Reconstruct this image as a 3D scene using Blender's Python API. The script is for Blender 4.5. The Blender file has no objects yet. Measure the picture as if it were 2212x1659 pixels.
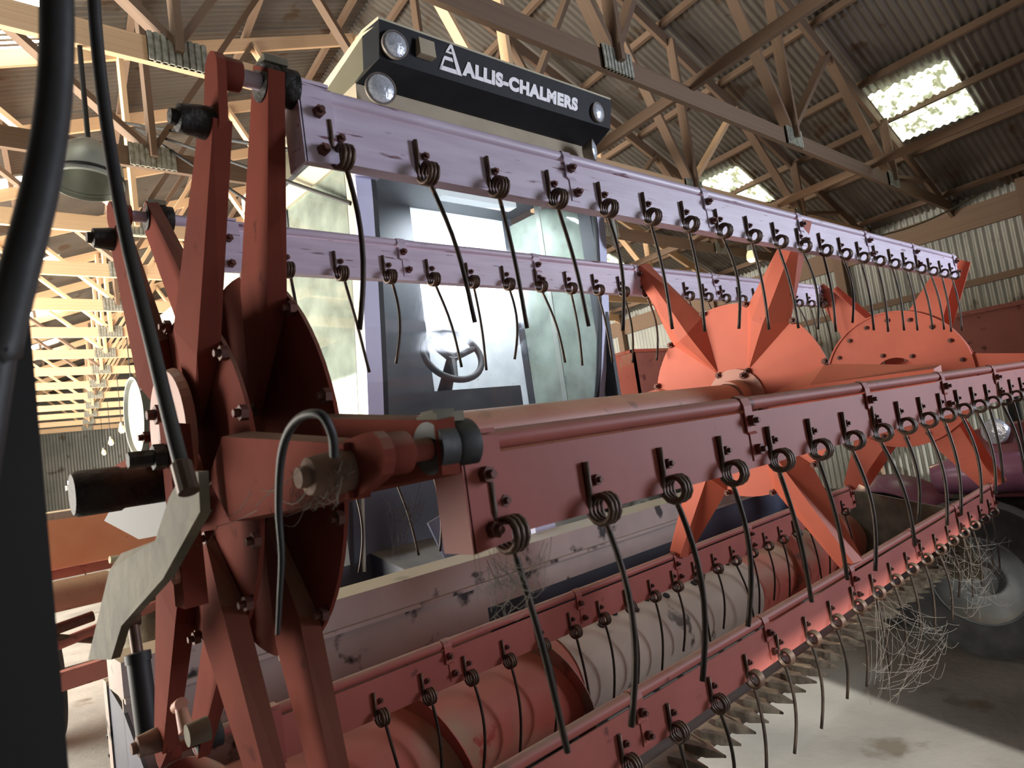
import bpy, math, random
from mathutils import Vector, Matrix, noise
random.seed(11)
SC = bpy.context.scene
COL = SC.collection
PI = math.pi
CH = 1.55                                   # height of the camera above the shed floor

# ------------------------------------------------------------------ camera
F_PX, CX, CY = 1450.0, 1106.0, 829.5
# rows: world X (along the reel), Y (towards the back of the machine), Z (up) seen in camera axes
BX = Vector((0.73874174, -0.05167485, 0.67200472))
BY = Vector((-0.65863871, 0.15623026, 0.73606192))
BZ = Vector((-0.14302336, -0.98636799, 0.08137876))
cam_data = bpy.data.cameras.new('camera')
cam_data.sensor_width = 36.0
cam_data.lens = 36.0 * F_PX / 2212.0
cam_data.clip_start = 0.02
cam_data.clip_end = 200
cam = bpy.data.objects.new('camera', cam_data)
COL.objects.link(cam)
right = Vector((BX[0], BY[0], BZ[0])); down = Vector((BX[1], BY[1], BZ[1])); fwd = Vector((BX[2], BY[2], BZ[2]))
M = Matrix((right, -down, -fwd)).transposed().to_4x4()
M.translation = Vector((0, 0, CH))
cam.matrix_world = M
cam_data.dof.use_dof = True
cam_data.dof.focus_distance = 2.0
cam_data.dof.aperture_fstop = 9.0
SC.camera = cam

# ------------------------------------------------------------------ view, world, lights
SC.view_settings.view_transform = 'Standard'
SC.view_settings.look = 'None'
SC.view_settings.gamma = 1.0
SC.view_settings.use_curve_mapping = False
SC.view_settings.exposure = -0.4
world = bpy.data.worlds.new('sky'); SC.world = world; world.use_nodes = True
wn = world.node_tree.nodes; wl = world.node_tree.links
wn['Background'].inputs[0].default_value = (0.80, 0.88, 1.0, 1)
wn['Background'].inputs[1].default_value = 0.2

def area(name, loc, target, sx, sy, power, color):
    d = bpy.data.lights.new(name, 'AREA'); d.shape = 'RECTANGLE'; d.size = sx; d.size_y = sy
    d.energy = power; d.color = color
    o = bpy.data.objects.new(name, d); COL.objects.link(o)
    o.location = loc
    o.rotation_euler = (Vector(target) - Vector(loc)).to_track_quat('-Z', 'Y').to_euler()
    return o
# daylight coming in at the open front of the shed and through the open side doors
area('daylight_front_door', (0.4, -3.7, 1.75), (1.6, 1.6, 1.5), 1.8, 2.6, 8, (1.0, 0.95, 0.88))
bay = area('daylight_front_bay', (7.4, -3.7, 2.35), (2.6, 2.4, 1.6), 1.7, 3.5, 255, (0.80, 0.86, 1.0)); bay.data.spread = math.radians(110)
side = area('daylight_side_door', (-3.2, 12.0, 1.6), (6.0, 12.0, 2.6), 15.4, 2.8, 4900, (1.0, 0.94, 0.84)); side.data.spread = math.radians(140)
sun_d = bpy.data.lights.new('sun', 'SUN'); sun_d.energy = 9.0; sun_d.angle = math.radians(0.6); sun_d.color = (1.0, 0.97, 0.92)
sun = bpy.data.objects.new('sun', sun_d); COL.objects.link(sun)
sun.rotation_euler = Vector((0.34, 0.85, -0.41)).to_track_quat('-Z', 'Y').to_euler()

# ------------------------------------------------------------------ pixel helpers (give a point its real distance)
def ray(px, py):
    d = Vector((px - CX, py - CY, F_PX))
    return Vector((BX.dot(d), BY.dot(d), BZ.dot(d)))
def at_x(px, py, X): w = ray(px, py); w = w * (X / w[0]); return Vector((w[0], w[1], w[2] + CH))
def at_y(px, py, Y): w = ray(px, py); w = w * (Y / w[1]); return Vector((w[0], w[1], w[2] + CH))
def at_z(px, py, Z): w = ray(px, py); w = w * ((Z - CH) / w[2]); return Vector((w[0], w[1], Z))

# ------------------------------------------------------------------ materials
def lin(r, g, b):
    f = lambda c: c / 12.92 if c <= 0.04045 else ((c + 0.055) / 1.055) ** 2.4
    return (f(r / 255), f(g / 255), f(b / 255), 1)
def mat(name, c1, c2=None, rough=0.55, metal=0.0, scale=8.0, detail=6.0, stretch=(1, 1, 1), bump=0.0, bscale=40.0,
        dust=0.0, dustcol=(178, 164, 138), spots=None, spotscale=14.0, spotlim=0.66, coat=0.0, lo=0.35, hi=0.65, spec=0.5):
    m = bpy.data.materials.new(name); m.use_nodes = True
    nt = m.node_tree; N = nt.nodes; L = nt.links
    b = N['Principled BSDF']
    b.inputs['Roughness'].default_value = rough; b.inputs['Metallic'].default_value = metal
    b.inputs['Specular IOR Level'].default_value = spec
    if coat: b.inputs['Coat Weight'].default_value = coat; b.inputs['Coat Roughness'].default_value = 0.25
    tc = N.new('ShaderNodeTexCoord'); mp = N.new('ShaderNodeMapping'); mp.inputs['Scale'].default_value = stretch
    oi = N.new('ShaderNodeObjectInfo')
    L.new(tc.outputs['Object'], mp.inputs['Vector'])
    vm = N.new('ShaderNodeVectorMath'); vm.operation = 'ADD'
    cb = N.new('ShaderNodeCombineXYZ')
    mu = N.new('ShaderNodeMath'); mu.operation = 'MULTIPLY'; mu.inputs[1].default_value = 37.0
    L.new(oi.outputs['Random'], mu.inputs[0]); L.new(mu.outputs[0], cb.inputs[0]); L.new(mu.outputs[0], cb.inputs[1])
    L.new(mp.outputs[0], vm.inputs[0]); L.new(cb.outputs[0], vm.inputs[1])
    nz = N.new('ShaderNodeTexNoise'); nz.inputs['Scale'].default_value = scale; nz.inputs['Detail'].default_value = detail
    L.new(vm.outputs[0], nz.inputs['Vector'])
    rp = N.new('ShaderNodeValToRGB'); rp.color_ramp.elements[0].position = lo; rp.color_ramp.elements[1].position = hi
    rp.color_ramp.elements[0].color = lin(*c1); rp.color_ramp.elements[1].color = lin(*(c2 or c1))
    L.new(nz.outputs['Fac'], rp.inputs[0])
    out = rp.outputs[0]
    def mix(fac, col):
        nonlocal out
        mx = N.new('ShaderNodeMix'); mx.data_type = 'RGBA'
        L.new(fac, mx.inputs[0]); L.new(out, mx.inputs[6]); mx.inputs[7].default_value = lin(*col); out = mx.outputs[2]
    if spots:
        n2 = N.new('ShaderNodeTexNoise'); n2.inputs['Scale'].default_value = spotscale; n2.inputs['Detail'].default_value = 8
        L.new(vm.outputs[0], n2.inputs['Vector'])
        r2 = N.new('ShaderNodeValToRGB'); r2.color_ramp.elements[0].position = spotlim; r2.color_ramp.elements[1].position = spotlim + 0.06
        L.new(n2.outputs['Fac'], r2.inputs[0]); mix(r2.outputs[0], spots)
    if dust:
        ge = N.new('ShaderNodeNewGeometry'); sp = N.new('ShaderNodeSeparateXYZ'); L.new(ge.outputs['Normal'], sp.inputs[0])
        mr = N.new('ShaderNodeMapRange'); mr.inputs['From Min'].default_value = 0.25; mr.inputs['From Max'].default_value = 0.95
        L.new(sp.outputs[2], mr.inputs[0])
        n3 = N.new('ShaderNodeTexNoise'); n3.inputs['Scale'].default_value = 6; n3.inputs['Detail'].default_value = 8
        L.new(tc.outputs['Object'], n3.inputs['Vector'])
        m3 = N.new('ShaderNodeMath'); m3.operation = 'MULTIPLY'; L.new(mr.outputs[0], m3.inputs[0])
        m4 = N.new('ShaderNodeMapRange'); m4.inputs['From Min'].default_value = 0.3; m4.inputs['From Max'].default_value = 0.6
        m4.inputs['To Min'].default_value = dust * 0.45; m4.inputs['To Max'].default_value = dust
        L.new(n3.outputs['Fac'], m4.inputs[0]); L.new(m4.outputs[0], m3.inputs[1]); mix(m3.outputs[0], dustcol)
    L.new(out, b.inputs['Base Color'])
    if bump:
        n4 = N.new('ShaderNodeTexNoise'); n4.inputs['Scale'].default_value = bscale; n4.inputs['Detail'].default_value = 5
        L.new(vm.outputs[0], n4.inputs['Vector'])
        bp = N.new('ShaderNodeBump'); bp.inputs['Strength'].default_value = bump; bp.inputs['Distance'].default_value = 0.01
        L.new(n4.outputs['Fac'], bp.inputs['Height']); L.new(bp.outputs[0], b.inputs['Normal'])
    return m
def emit(name, col, strength, spots=False):
    m = bpy.data.materials.new(name); m.use_nodes = True
    N = m.node_tree.nodes; L = m.node_tree.links; b = N['Principled BSDF']
    b.inputs['Base Color'].default_value = lin(*col); b.inputs['Emission Color'].default_value = lin(*col)
    b.inputs['Emission Strength'].default_value = strength
    if spots:
        tc = N.new('ShaderNodeTexCoord'); nz = N.new('ShaderNodeTexNoise'); nz.inputs['Scale'].default_value = 9; nz.inputs['Detail'].default_value = 6
        rp = N.new('ShaderNodeValToRGB'); rp.color_ramp.elements[0].position = 0.42; rp.color_ramp.elements[1].position = 0.52
        rp.color_ramp.elements[0].color = lin(90, 95, 70); rp.color_ramp.elements[1].color = lin(*col)
        L.new(tc.outputs['Object'], nz.inputs['Vector']); L.new(nz.outputs['Fac'], rp.inputs[0]); L.new(rp.outputs[0], b.inputs['Emission Color'])
    return m
def glass(name, tint, dustcol, dust, rough=0.03, spec=1.0, streaks=False):
    """thin dusty pane: clear, a mirror layer and a film of dust"""
    m = bpy.data.materials.new(name); m.use_nodes = True
    nt = m.node_tree; N = nt.nodes; L = nt.links; N.clear()
    o = N.new('ShaderNodeOutputMaterial'); tr = N.new('ShaderNodeBsdfTransparent'); tr.inputs[0].default_value = lin(*tint)
    gl = N.new('ShaderNodeBsdfGlossy'); gl.inputs['Roughness'].default_value = rough
    fr = N.new('ShaderNodeFresnel'); fr.inputs['IOR'].default_value = 1.65
    df = N.new('ShaderNodeBsdfDiffuse'); df.inputs[0].default_value = lin(*dustcol)
    m1 = N.new('ShaderNodeMixShader'); m2 = N.new('ShaderNodeMixShader')
    tc = N.new('ShaderNodeTexCoord'); nz = N.new('ShaderNodeTexNoise'); nz.inputs['Scale'].default_value = 5; nz.inputs['Detail'].default_value = 9
    L.new(tc.outputs['Object'], nz.inputs['Vector'])
    mr = N.new('ShaderNodeMapRange'); mr.inputs['From Min'].default_value = 0.35; mr.inputs['From Max'].default_value = 0.75
    mr.inputs['To Min'].default_value = dust * 0.7; mr.inputs['To Max'].default_value = dust * 1.5
    L.new(nz.outputs['Fac'], mr.inputs[0])
    L.new(mr.outputs[0], m1.inputs[0]); L.new(tr.outputs[0], m1.inputs[1]); L.new(df.outputs[0], m1.inputs[2])
    mm = N.new('ShaderNodeMath'); mm.operation = 'MULTIPLY'; mm.inputs[1].default_value = spec; L.new(fr.outputs[0], mm.inputs[0])
    L.new(mm.outputs[0], m2.inputs[0]); L.new(m1.outputs[0], m2.inputs[1]); L.new(gl.outputs[0], m2.inputs[2])
    L.new(m2.outputs[0], o.inputs[0])
    return m

MT = {}
MT['orange'] = mat('orange_paint', (192, 98, 76), (202, 106, 84), 0.5, scale=5, spots=(120, 52, 36), spotscale=22, spotlim=0.70, dust=0.3, bump=0.02, spec=0.18)
MT['litorange'] = mat('lit_orange_paint', (242, 164, 126), (236, 150, 112), 0.6, scale=5, spots=(150, 84, 60), spotscale=16, spotlim=0.7, dust=0.4)  # orange lightened to stand for strong light on the implement's panel
MT['reelshaded'] = mat('shaded_faded_red_paint', (110, 53, 43), (124, 61, 49), 0.85, scale=6, spots=(92, 44, 36), spotscale=18, spotlim=0.66, dust=0.45, bump=0.03, spec=0.07)  # same paint as the far discs, older, and darkened for near-end shade
MT['batcoollit'] = mat('cool_lit_faded_paint', (200, 184, 204), (214, 200, 220), 0.42, scale=7, stretch=(1, 6, 9), spots=(120, 78, 92), spotscale=10, spotlim=0.63, dust=0.4, bump=0.03)  # faded bat paint with the cool window light put into its colour
MT['batred'] = mat('dull_red_paint', (152, 82, 74), (164, 92, 82), 0.5, scale=5, spots=(110, 62, 56), spotscale=16, spotlim=0.67, dust=0.6, bump=0.03, spec=0.18)
MT['tube'] = mat('dusty_pink_tube', (176, 112, 92), (188, 128, 104), 0.5, scale=4, spots=(120, 74, 58), spotscale=12, spotlim=0.6, dust=0.9, dustcol=(206, 172, 140), bump=0.03)
MT['steel'] = mat('rusty_spring_steel', (44, 38, 34), (70, 58, 48), 0.5, 0.5, scale=30)
MT['coil'] = mat('rusty_coil_steel', (96, 74, 60), (72, 54, 44), 0.5, 0.4, scale=40, dust=0.35)
MT['bolt'] = mat('rusty_bolt', (104, 62, 50), (84, 50, 42), 0.6, 0.3, scale=40)
MT['dirtybrown'] = mat('dusty_brown_casting', (112, 84, 70), (138, 108, 90), 0.75, scale=22, dust=0.6, dustcol=(168, 140, 116), bump=0.4)
MT['rubber'] = mat('black_rubber', (34, 34, 35), (44, 43, 42), 0.55, scale=20, dust=0.5, dustcol=(120, 118, 100), bump=0.1)
MT['grease'] = mat('black_grease', (22, 20, 19), (44, 36, 30), 0.6, scale=18, dust=0.5, dustcol=(120, 102, 82), bump=0.6, bscale=60)
MT['black'] = mat('black_steel', (10, 10, 11), (17, 17, 16), 0.6, scale=10)
MT['olive'] = mat('dusty_olive_steel', (88, 84, 68), (120, 112, 92), 0.75, scale=14, dust=0.7, dustcol=(160, 150, 124), bump=0.25)
MT['headgrey'] = mat('grey_brown_header_steel', (170, 154, 146), (184, 168, 158), 0.45, scale=5, spots=(58, 52, 50), spotscale=9, spotlim=0.6, dust=0.95, dustcol=(176, 166, 138), bump=0.04, spec=0.18)
MT['bluegrey'] = mat('blue_grey_steel', (64, 68, 86), (78, 82, 100), 0.38, 0.2, scale=6, dust=0.3)
MT['visor'] = mat('dark_visor_paint', (20, 22, 27), (28, 30, 35), 0.6, spec=0.25, scale=8, dust=0.3)
MT['cream'] = mat('cream_paint', (186, 178, 152), (196, 190, 166), 0.5, scale=6, spots=(150, 132, 100), spotscale=20, spotlim=0.7, dust=0.2)
MT['beige'] = mat('beige_panel', (158, 146, 124), (170, 158, 136), 0.6, scale=5)
MT['lavender'] = mat('pale_lavender_frame', (190, 192, 220), (200, 200, 226), 0.45, scale=6)
MT['white'] = mat('white_lettering', (246, 246, 248), (236, 236, 240), 0.6, scale=30)
MT['navy'] = mat('dark_navy_panel', (28, 30, 42), (38, 40, 52), 0.5, scale=5, dust=0.4)
MT['interior'] = mat('white_cab_lining', (232, 234, 236), (214, 218, 222), 0.7, scale=9, spots=(150, 152, 156), spotscale=26, spotlim=0.68)
MT['darkint'] = mat('dark_cab_trim', (30, 34, 40), (40, 44, 50), 0.6, scale=6)
MT['lens'] = mat('lamp_lens', (214, 220, 230), (190, 198, 210), 0.12, 0.35, scale=60, bump=0.4, bscale=70)
MT['chrome'] = mat('dull_lamp_rim', (150, 142, 134), (120, 112, 104), 0.4, 0.5, scale=20)
MT['wind'] = glass('windscreen_glass', (236, 242, 246), (220, 226, 232), 0.07, 0.07, 1.0)
MT['side'] = glass('green_side_glass', (186, 206, 190), (196, 208, 194), 0.36, 0.05, 0.8)
MT['wood'] = mat('bare_pine', (216, 178, 138), (234, 200, 160), 0.75, scale=3.0, stretch=(3, 16, 16), spots=(120, 72, 44), spotscale=2.2, spotlim=0.70, bump=0.05)
MT['wood2'] = mat('browned_pine', (104, 84, 68), (124, 100, 80), 0.8, scale=3.0, stretch=(3, 16, 16), spots=(90, 58, 40), spotscale=2.2, spotlim=0.68, bump=0.05)
MT['plate'] = mat('galvanised_truss_plate', (190, 192, 180), (150, 150, 138), 0.45, 0.5, scale=30)
MT['tin'] = mat('weathered_roof_tin', (104, 99, 92), (126, 120, 112), 0.5, 0.35, scale=1.2, spots=(96, 80, 66), spotscale=2.5, spotlim=0.6)
MT['siding'] = mat('grey_wall_tin', (128, 130, 124), (150, 150, 142), 0.5, 0.3, scale=1.2, spots=(100, 92, 80), spotscale=2.5, spotlim=0.62)
MT['sky'] = emit('backlit_fibreglass', (240, 248, 226), 3.2, True)
MT['skyleft'] = emit('bright_backlit_fibreglass', (250, 250, 238), 11.0)
MT['concrete'] = mat('dusty_concrete', (122, 119, 113), (150, 146, 138), 0.85, scale=1.6, detail=9, spots=(104, 96, 84), spotscale=2.6, spotlim=0.60, bump=0.2, bscale=25)
MT['galv'] = mat('grey_galvanised', (138, 142, 134), (160, 162, 152), 0.45, 0.3, scale=6, dust=0.3)
MT['drumgrey'] = mat('dull_grey_drum', (92, 94, 88), (110, 112, 104), 0.6, scale=6, dust=0.3)
MT['maroon'] = mat('maroon_paint', (132, 52, 66), (146, 62, 76), 0.35, scale=5, spots=(180, 140, 150), spotscale=16, spotlim=0.68, coat=0.3, dust=0.3)
MT['purple'] = mat('faded_purple_paint', (172, 116, 150), (186, 132, 164), 0.3, scale=4, coat=0.5, spots=(196, 170, 184), spotscale=14, spotlim=0.68)
MT['wagonred'] = mat('brick_red_paint', (160, 96, 86), (172, 106, 94), 0.55, scale=3, spots=(112, 60, 52), spotscale=9, spotlim=0.6)
MT['pinkred'] = mat('pink_red_paint', (190, 98, 82), (170, 136, 110), 0.55, scale=2.2, lo=0.5, hi=0.62, spots=(164, 70, 56), spotscale=12, spotlim=0.64, dust=0.4, dustcol=(196, 168, 140), spec=0.18)
MT['tan'] = mat('dusty_tan_auger', (182, 164, 148), (202, 184, 166), 0.6, scale=5, spots=(92, 80, 68), spotscale=9, spotlim=0.62, dust=0.5, dustcol=(186, 172, 144), bump=0.04, spec=0.18)
MT['tyre'] = mat('grey_black_tyre', (38, 38, 40), (56, 55, 55), 0.8, scale=12, dust=0.4, dustcol=(110, 106, 98), bump=0.1)
MT['rim'] = mat('dull_grey_rim', (120, 124, 126), (96, 100, 102), 0.55, 0.2, scale=8, dust=0.4)
MT['bulb'] = emit('lit_bulb_glass', (255, 226, 170), 1.3)
MT['cabfill'] = emit('cab_fill_glow', (236, 240, 246), 1.0)  # glow of the added cab fill panel
MT['tubelight'] = emit('fluorescent_tube', (226, 238, 255), 3.0)
MT['web'] = mat('grey_cobweb', (128, 120, 110), (104, 98, 90), 0.9, scale=20)

# ------------------------------------------------------------------ mesh builder
WLOC = {}
class MB:
    def __init__(s): s.v = []; s.f = []; s.sm = []
    def add(s, vs, fs, smooth=False):
        o = len(s.v); s.v += [Vector(v) for v in vs]
        for f in fs: s.f.append([i + o for i in f]); s.sm.append(smooth)
        return s
    def box(s, lo, hi):
        x0, y0, z0 = lo; x1, y1, z1 = hi
        return s.add([(x0, y0, z0), (x1, y0, z0), (x1, y1, z0), (x0, y1, z0), (x0, y0, z1), (x1, y0, z1), (x1, y1, z1), (x0, y1, z1)],
                     [(0, 3, 2, 1), (4, 5, 6, 7), (0, 1, 5, 4), (1, 2, 6, 5), (2, 3, 7, 6), (3, 0, 4, 7)])
    def beam(s, p, q, w, h, up=(0, 0, 1)):
        p = Vector(p); q = Vector(q); d = (q - p).normalized(); up = Vector(up)
        a = d.cross(up)
        if a.length < 1e-4: a = d.cross(Vector((0, 1, 0)))
        a.normalize(); b = a.cross(d).normalized()
        vs = []
        for c in (p, q):
            for i, j in ((-1, -1), (1, -1), (1, 1), (-1, 1)): vs.append(c + a * (w / 2 * i) + b * (h / 2 * j))
        return s.add(vs, [(0, 1, 2, 3), (7, 6, 5, 4), (0, 4, 5, 1), (1, 5, 6, 2), (2, 6, 7, 3), (3, 7, 4, 0)])
    def hull8(s, a, b):
        """two quads (lists of 4 points) bridged into a solid"""
        return s.add(list(a) + list(b), [(3, 2, 1, 0), (4, 5, 6, 7), (0, 1, 5, 4), (1, 2, 6, 5), (2, 3, 7, 6), (3, 0, 4, 7)])
    def prism(s, poly, off):
        n = len(poly); off = Vector(off); vs = [Vector(p) for p in poly] + [Vector(p) + off for p in poly]
        fs = [tuple(range(n - 1, -1, -1)), tuple(range(n, 2 * n))] + [(i, (i + 1) % n, (i + 1) % n + n, i + n) for i in range(n)]
        return s.add(vs, fs)
    def tube(s, pts, r, n=8, caps=True):
        pts = [Vector(p) for p in pts]; rs = r if isinstance(r, (list, tuple)) else [r] * len(pts)
        t = (pts[1] - pts[0]).normalized(); a = t.orthogonal().normalized(); vs = []
        for i, p in enumerate(pts):
            if i == 0: t2 = pts[1] - pts[0]
            elif i == len(pts) - 1: t2 = pts[-1] - pts[-2]
            else: t2 = (pts[i + 1] - pts[i]).normalized() + (pts[i] - pts[i - 1]).normalized()
            if t2.length < 1e-9: t2 = t
            t2.normalize(); a = (a - t2 * a.dot(t2))
            a = a.normalized() if a.length > 1e-6 else t2.orthogonal().normalized()
            b = t2.cross(a); t = t2
            for k in range(n): an = 2 * PI * k / n; vs.append(p + (a * math.cos(an) + b * math.sin(an)) * rs[i])
        fs = []
        for i in range(len(pts) - 1):
            for k in range(n):
                k2 = (k + 1) % n; fs.append((i * n + k, i * n + k2, (i + 1) * n + k2, (i + 1) * n + k))
        s.add(vs, fs, True)
        if caps:
            o = len(s.v) - len(vs); L = len(pts) - 1
            s.f.append([o + k for k in range(n - 1, -1, -1)]); s.sm.append(False)
            s.f.append([o + L * n + k for k in range(n)]); s.sm.append(False)
        return s
    def lathe(s, c, axis, prof, n=24, smooth=True, closed=False):
        """prof: list of (distance along axis, radius)"""
        c = Vector(c); ax = Vector(axis).normalized(); a = ax.orthogonal().normalized(); b = ax.cross(a); vs = []
        for d, r in prof:
            for k in range(n): an = 2 * PI * k / n; vs.append(c + ax * d + (a * math.cos(an) + b * math.sin(an)) * r)
        fs = []; m = len(prof)
        for i in range(m if closed else m - 1):
            j = (i + 1) % m
            for k in range(n): k2 = (k + 1) % n; fs.append((i * n + k, i * n + k2, j * n + k2, j * n + k))
        return s.add(vs, fs, smooth)
    def build(s, name, m, parent=None, merge=False):
        me = bpy.data.meshes.new(name)
        lo = Vector([min(v[i] for v in s.v) for i in range(3)]); hi = Vector([max(v[i] for v in s.v) for i in range(3)])
        c = (lo + hi) / 2
        me.from_pydata([v - c for v in s.v], [], s.f)
        me.polygons.foreach_set('use_smooth', s.sm)
        if any(s.sm) and not all(s.sm): pass
        me.materials.append(m); me.update()
        import bmesh
        bm = bmesh.new(); bm.from_mesh(me); bmesh.ops.recalc_face_normals(bm, faces=bm.faces); bm.to_mesh(me); bm.free()
        if any(s.sm):
            try: me.set_sharp_from_angle(angle=math.radians(40))
            except Exception: pass
        return place(name, me, c, parent)
def place(name, me, loc, parent=None, rot=None, scale=None):
    o = bpy.data.objects.new(name, me); COL.objects.link(o)
    loc = Vector(loc); WLOC[o] = loc
    if parent is not None: o.parent = parent; o.location = loc - WLOC[parent]
    else: o.location = loc
    if rot is not None: o.rotation_euler = rot
    if scale is not None: o.scale = scale
    return o
def tag(o, label=None, cat=None, group=None, kind=None):
    if label: o['label'] = label
    if cat: o['category'] = cat
    if group: o['group'] = group
    if kind: o['kind'] = kind
    return o
def thing(name, label, cat, loc, group=None):
    o = bpy.data.objects.new(name, None); COL.objects.link(o); o.empty_display_size = 0.1
    o.location = loc; WLOC[o] = Vector(loc); return tag(o, label, cat, group)
def smooth_path(pts, n=6):
    pts = [Vector(p) for p in pts]; out = []
    for i in range(len(pts) - 1):
        p0 = pts[max(i - 1, 0)]; p1 = pts[i]; p2 = pts[i + 1]; p3 = pts[min(i + 2, len(pts) - 1)]
        for k in range(n):
            t = k / n
            out.append(0.5 * ((2 * p1) + (p2 - p0) * t + (2 * p0 - 5 * p1 + 4 * p2 - p3) * t * t + (3 * p1 - p0 - 3 * p2 + p3) * t ** 3))
    out.append(pts[-1]); return out
def bolt_mesh(name, r, h, axis, m):
    b = MB(); b.lathe((0, 0, 0), axis, [(0, 0.0001), (0, r), (h, r), (h, 0.0001)], 6, False)
    b.lathe((0, 0, 0), axis, [(h, r * 0.55), (h * 1.8, r * 0.5), (h * 1.8, 0.0001)], 6, False)
    me = bpy.data.meshes.new(name); me.from_pydata(b.v, [], b.f); me.materials.append(m); return me
UNIT = None
def unit_cube(m):
    me = bpy.data.meshes.new('timber_' + m.name)
    me.from_pydata([(x, y, z) for x in (-.5, .5) for y in (-.5, .5) for z in (-.5, .5)], [],
                   [(0, 1, 3, 2), (4, 6, 7, 5), (0, 4, 5, 1), (2, 3, 7, 6), (0, 2, 6, 4), (1, 5, 7, 3)])
    me.materials.append(m); return me
TIMBER = {k: unit_cube(MT[k]) for k in ('wood', 'wood2', 'plate')}
def timber(name, p, q, w, h, key, parent, up=(0, 0, 1)):
    p = Vector(p); q = Vector(q); d = q - p; ln = d.length; d.normalize()
    a = Vector(up).cross(d)
    if a.length < 1e-4: a = Vector((0, 1, 0)).cross(d)
    a.normalize(); b = d.cross(a)
    R = Matrix((d, a, b)).transposed()
    return place(name, TIMBER[key], (p + q) / 2, parent, R.to_euler(), (ln, w, h))

# ================================================================== the shed
SK = 0.146
XC = lambda y: 3.68 + SK * (y - 3.5)         # middle of the shed drifts with its long axis
HALF, RIDGE, SLOPE = 7.35, CH + 5.0, 0.36
Y0, Y1 = -4.0, 27.2
TIE = CH + 2.30                              # height of the truss tie beams
# floor
b = MB(); b.box((-12, -14, -0.2), (22, 34, 0.0))
floor = tag(b.build('floor', MT['concrete']), 'dusty grey concrete floor of the machine shed', kind='structure')

def corrugated(p, u, v, wid, nw, amp, m, name):
    """sheet at p, waves run along unit vector u over width wid, straight along v"""
    u = Vector(u).normalized(); v = Vector(v); n = u.cross(v).normalized()
    vs = []; fs = []; k = nw * 6
    for i in range(k + 1):
        o = u * (wid * i / k) + n * (amp * math.cos(2 * PI * i / 6))
        vs += [o, o + v]
    for i in range(k): fs.append((2 * i, 2 * i + 2, 2 * i + 3, 2 * i + 1))
    me = bpy.data.meshes.new(name); me.from_pydata(vs, [], fs); me.polygons.foreach_set('use_smooth', [True] * len(fs)); me.materials.append(m)
    return me
ceiling = tag(thing('ceiling', 'pitched roof of weathered corrugated tin sheets', None, (XC(10), 11, RIDGE)), kind='structure')
SW = 0.9
roofR = corrugated((0, 0, 0), (SK, 1, 0), (HALF + 0.5, 0, -SLOPE * (HALF + 0.5)), SW * math.sqrt(1 + SK * SK), 12, 0.012, MT['tin'], 'roof_sheet')
roofL = corrugated((0, 0, 0), (SK, 1, 0), (-HALF - 0.5, 0, -SLOPE * (HALF + 0.5)), SW * math.sqrt(1 + SK * SK), 12, 0.012, MT['tin'], 'roof_sheet')
skyR = corrugated((0, 0, 0), (0, 1, 0), (0.95, 0, -SLOPE * 0.95), 0.8, 10, 0.012, MT['sky'], 'skylight_panel')
skyL = corrugated((0, 0, 0), (0, 1, 0), (-0.95, 0, -SLOPE * 0.95), 0.8, 10, 0.012, MT['skyleft'], 'skylight_panel')
y = Y0
while y < Y1:
    for me in (roofR, roofL): place('roof_sheet', me, (XC(y), y, RIDGE), ceiling)
    y += SW
for ys in (1.62, 4.25, 7.4, 10.5): place('skylight_panel', skyR, (XC(ys) + 4.8, ys, RIDGE - SLOPE * 4.8 - 0.03), ceiling)
for ys in (2.6, 5.75, 9.0, 12.2, 15.3, 18.4): place('skylight_panel', skyL, (XC(ys) - 3.0, ys, RIDGE - SLOPE * 3.0 - 0.03), ceiling)
# purlins along the roof
for sgn in (1, -1):
    for off in (0.25, 1.3, 2.4, 3.45, 4.5, 5.2, 5.95, 7.0):
        z = RIDGE - SLOPE * off - 0.06
        timber('purlin', (XC(Y0) + sgn * off, Y0, z), (XC(Y1) + sgn * off, Y1, z), 0.05, 0.07, 'wood2', ceiling)
# braces lying on the tie beams
for off in (0.9, 4.4, -4.6):
    timber('tie_brace', (XC(1.0) + off, 1.0, TIE + 0.09), (XC(Y1) + off, Y1, TIE + 0.09), 0.045, 0.085, 'wood2', ceiling)

# walls
def wall(name, label): return tag(thing(name, label, None, (0, 0, 0)), kind='structure')
wall_right = wall('wall_right', 'grey corrugated tin side wall with timber posts')
sideR = corrugated((0, 0, 0), (SK, 1, 0), (0, 0, 3.95), SW * math.sqrt(1 + SK * SK), 10, 0.012, MT['siding'], 'wall_sheet')
y = Y0
while y < Y1:
    place('wall_sheet', sideR, (XC(y) + HALF, y, 0), wall_right)
    y += SW
y = Y0 + 0.6
while y < Y1:
    timber('wall_post', (XC(y) + HALF - 0.1, y, 0), (XC(y) + HALF - 0.1, y, 3.9), 0.14, 0.14, 'wood2', wall_right); y += 2.5
for z, h in ((3.62, 0.32), (1.9, 0.09), (2.75, 0.09)):
    timber('wall_girt', (XC(Y0) + HALF - 0.05, Y0, z), (XC(Y1) + HALF - 0.05, Y1, z), 0.05, h, 'wood2', wall_right)
wall_left = wall('wall_left', 'corrugated tin side wall with a wide open doorway')
y = Y0
while y < Y1:
    if y < -1.2 or y > 20.2: place('wall_sheet', sideR, (XC(y) - HALF, y, 0), wall_left)
    y += SW
wall_back = wall('wall_back', 'far corrugated tin end wall of the shed')
endS = corrugated((0, 0, 0), (1, 0, 0), (0, 0, 4.0), SW, 10, 0.012, MT['siding'], 'wall_sheet')
x = XC(Y1) - HALF
while x < XC(Y1) + HALF:
    place('wall_sheet', endS, (x, Y1, 0), wall_back); x += SW
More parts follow.
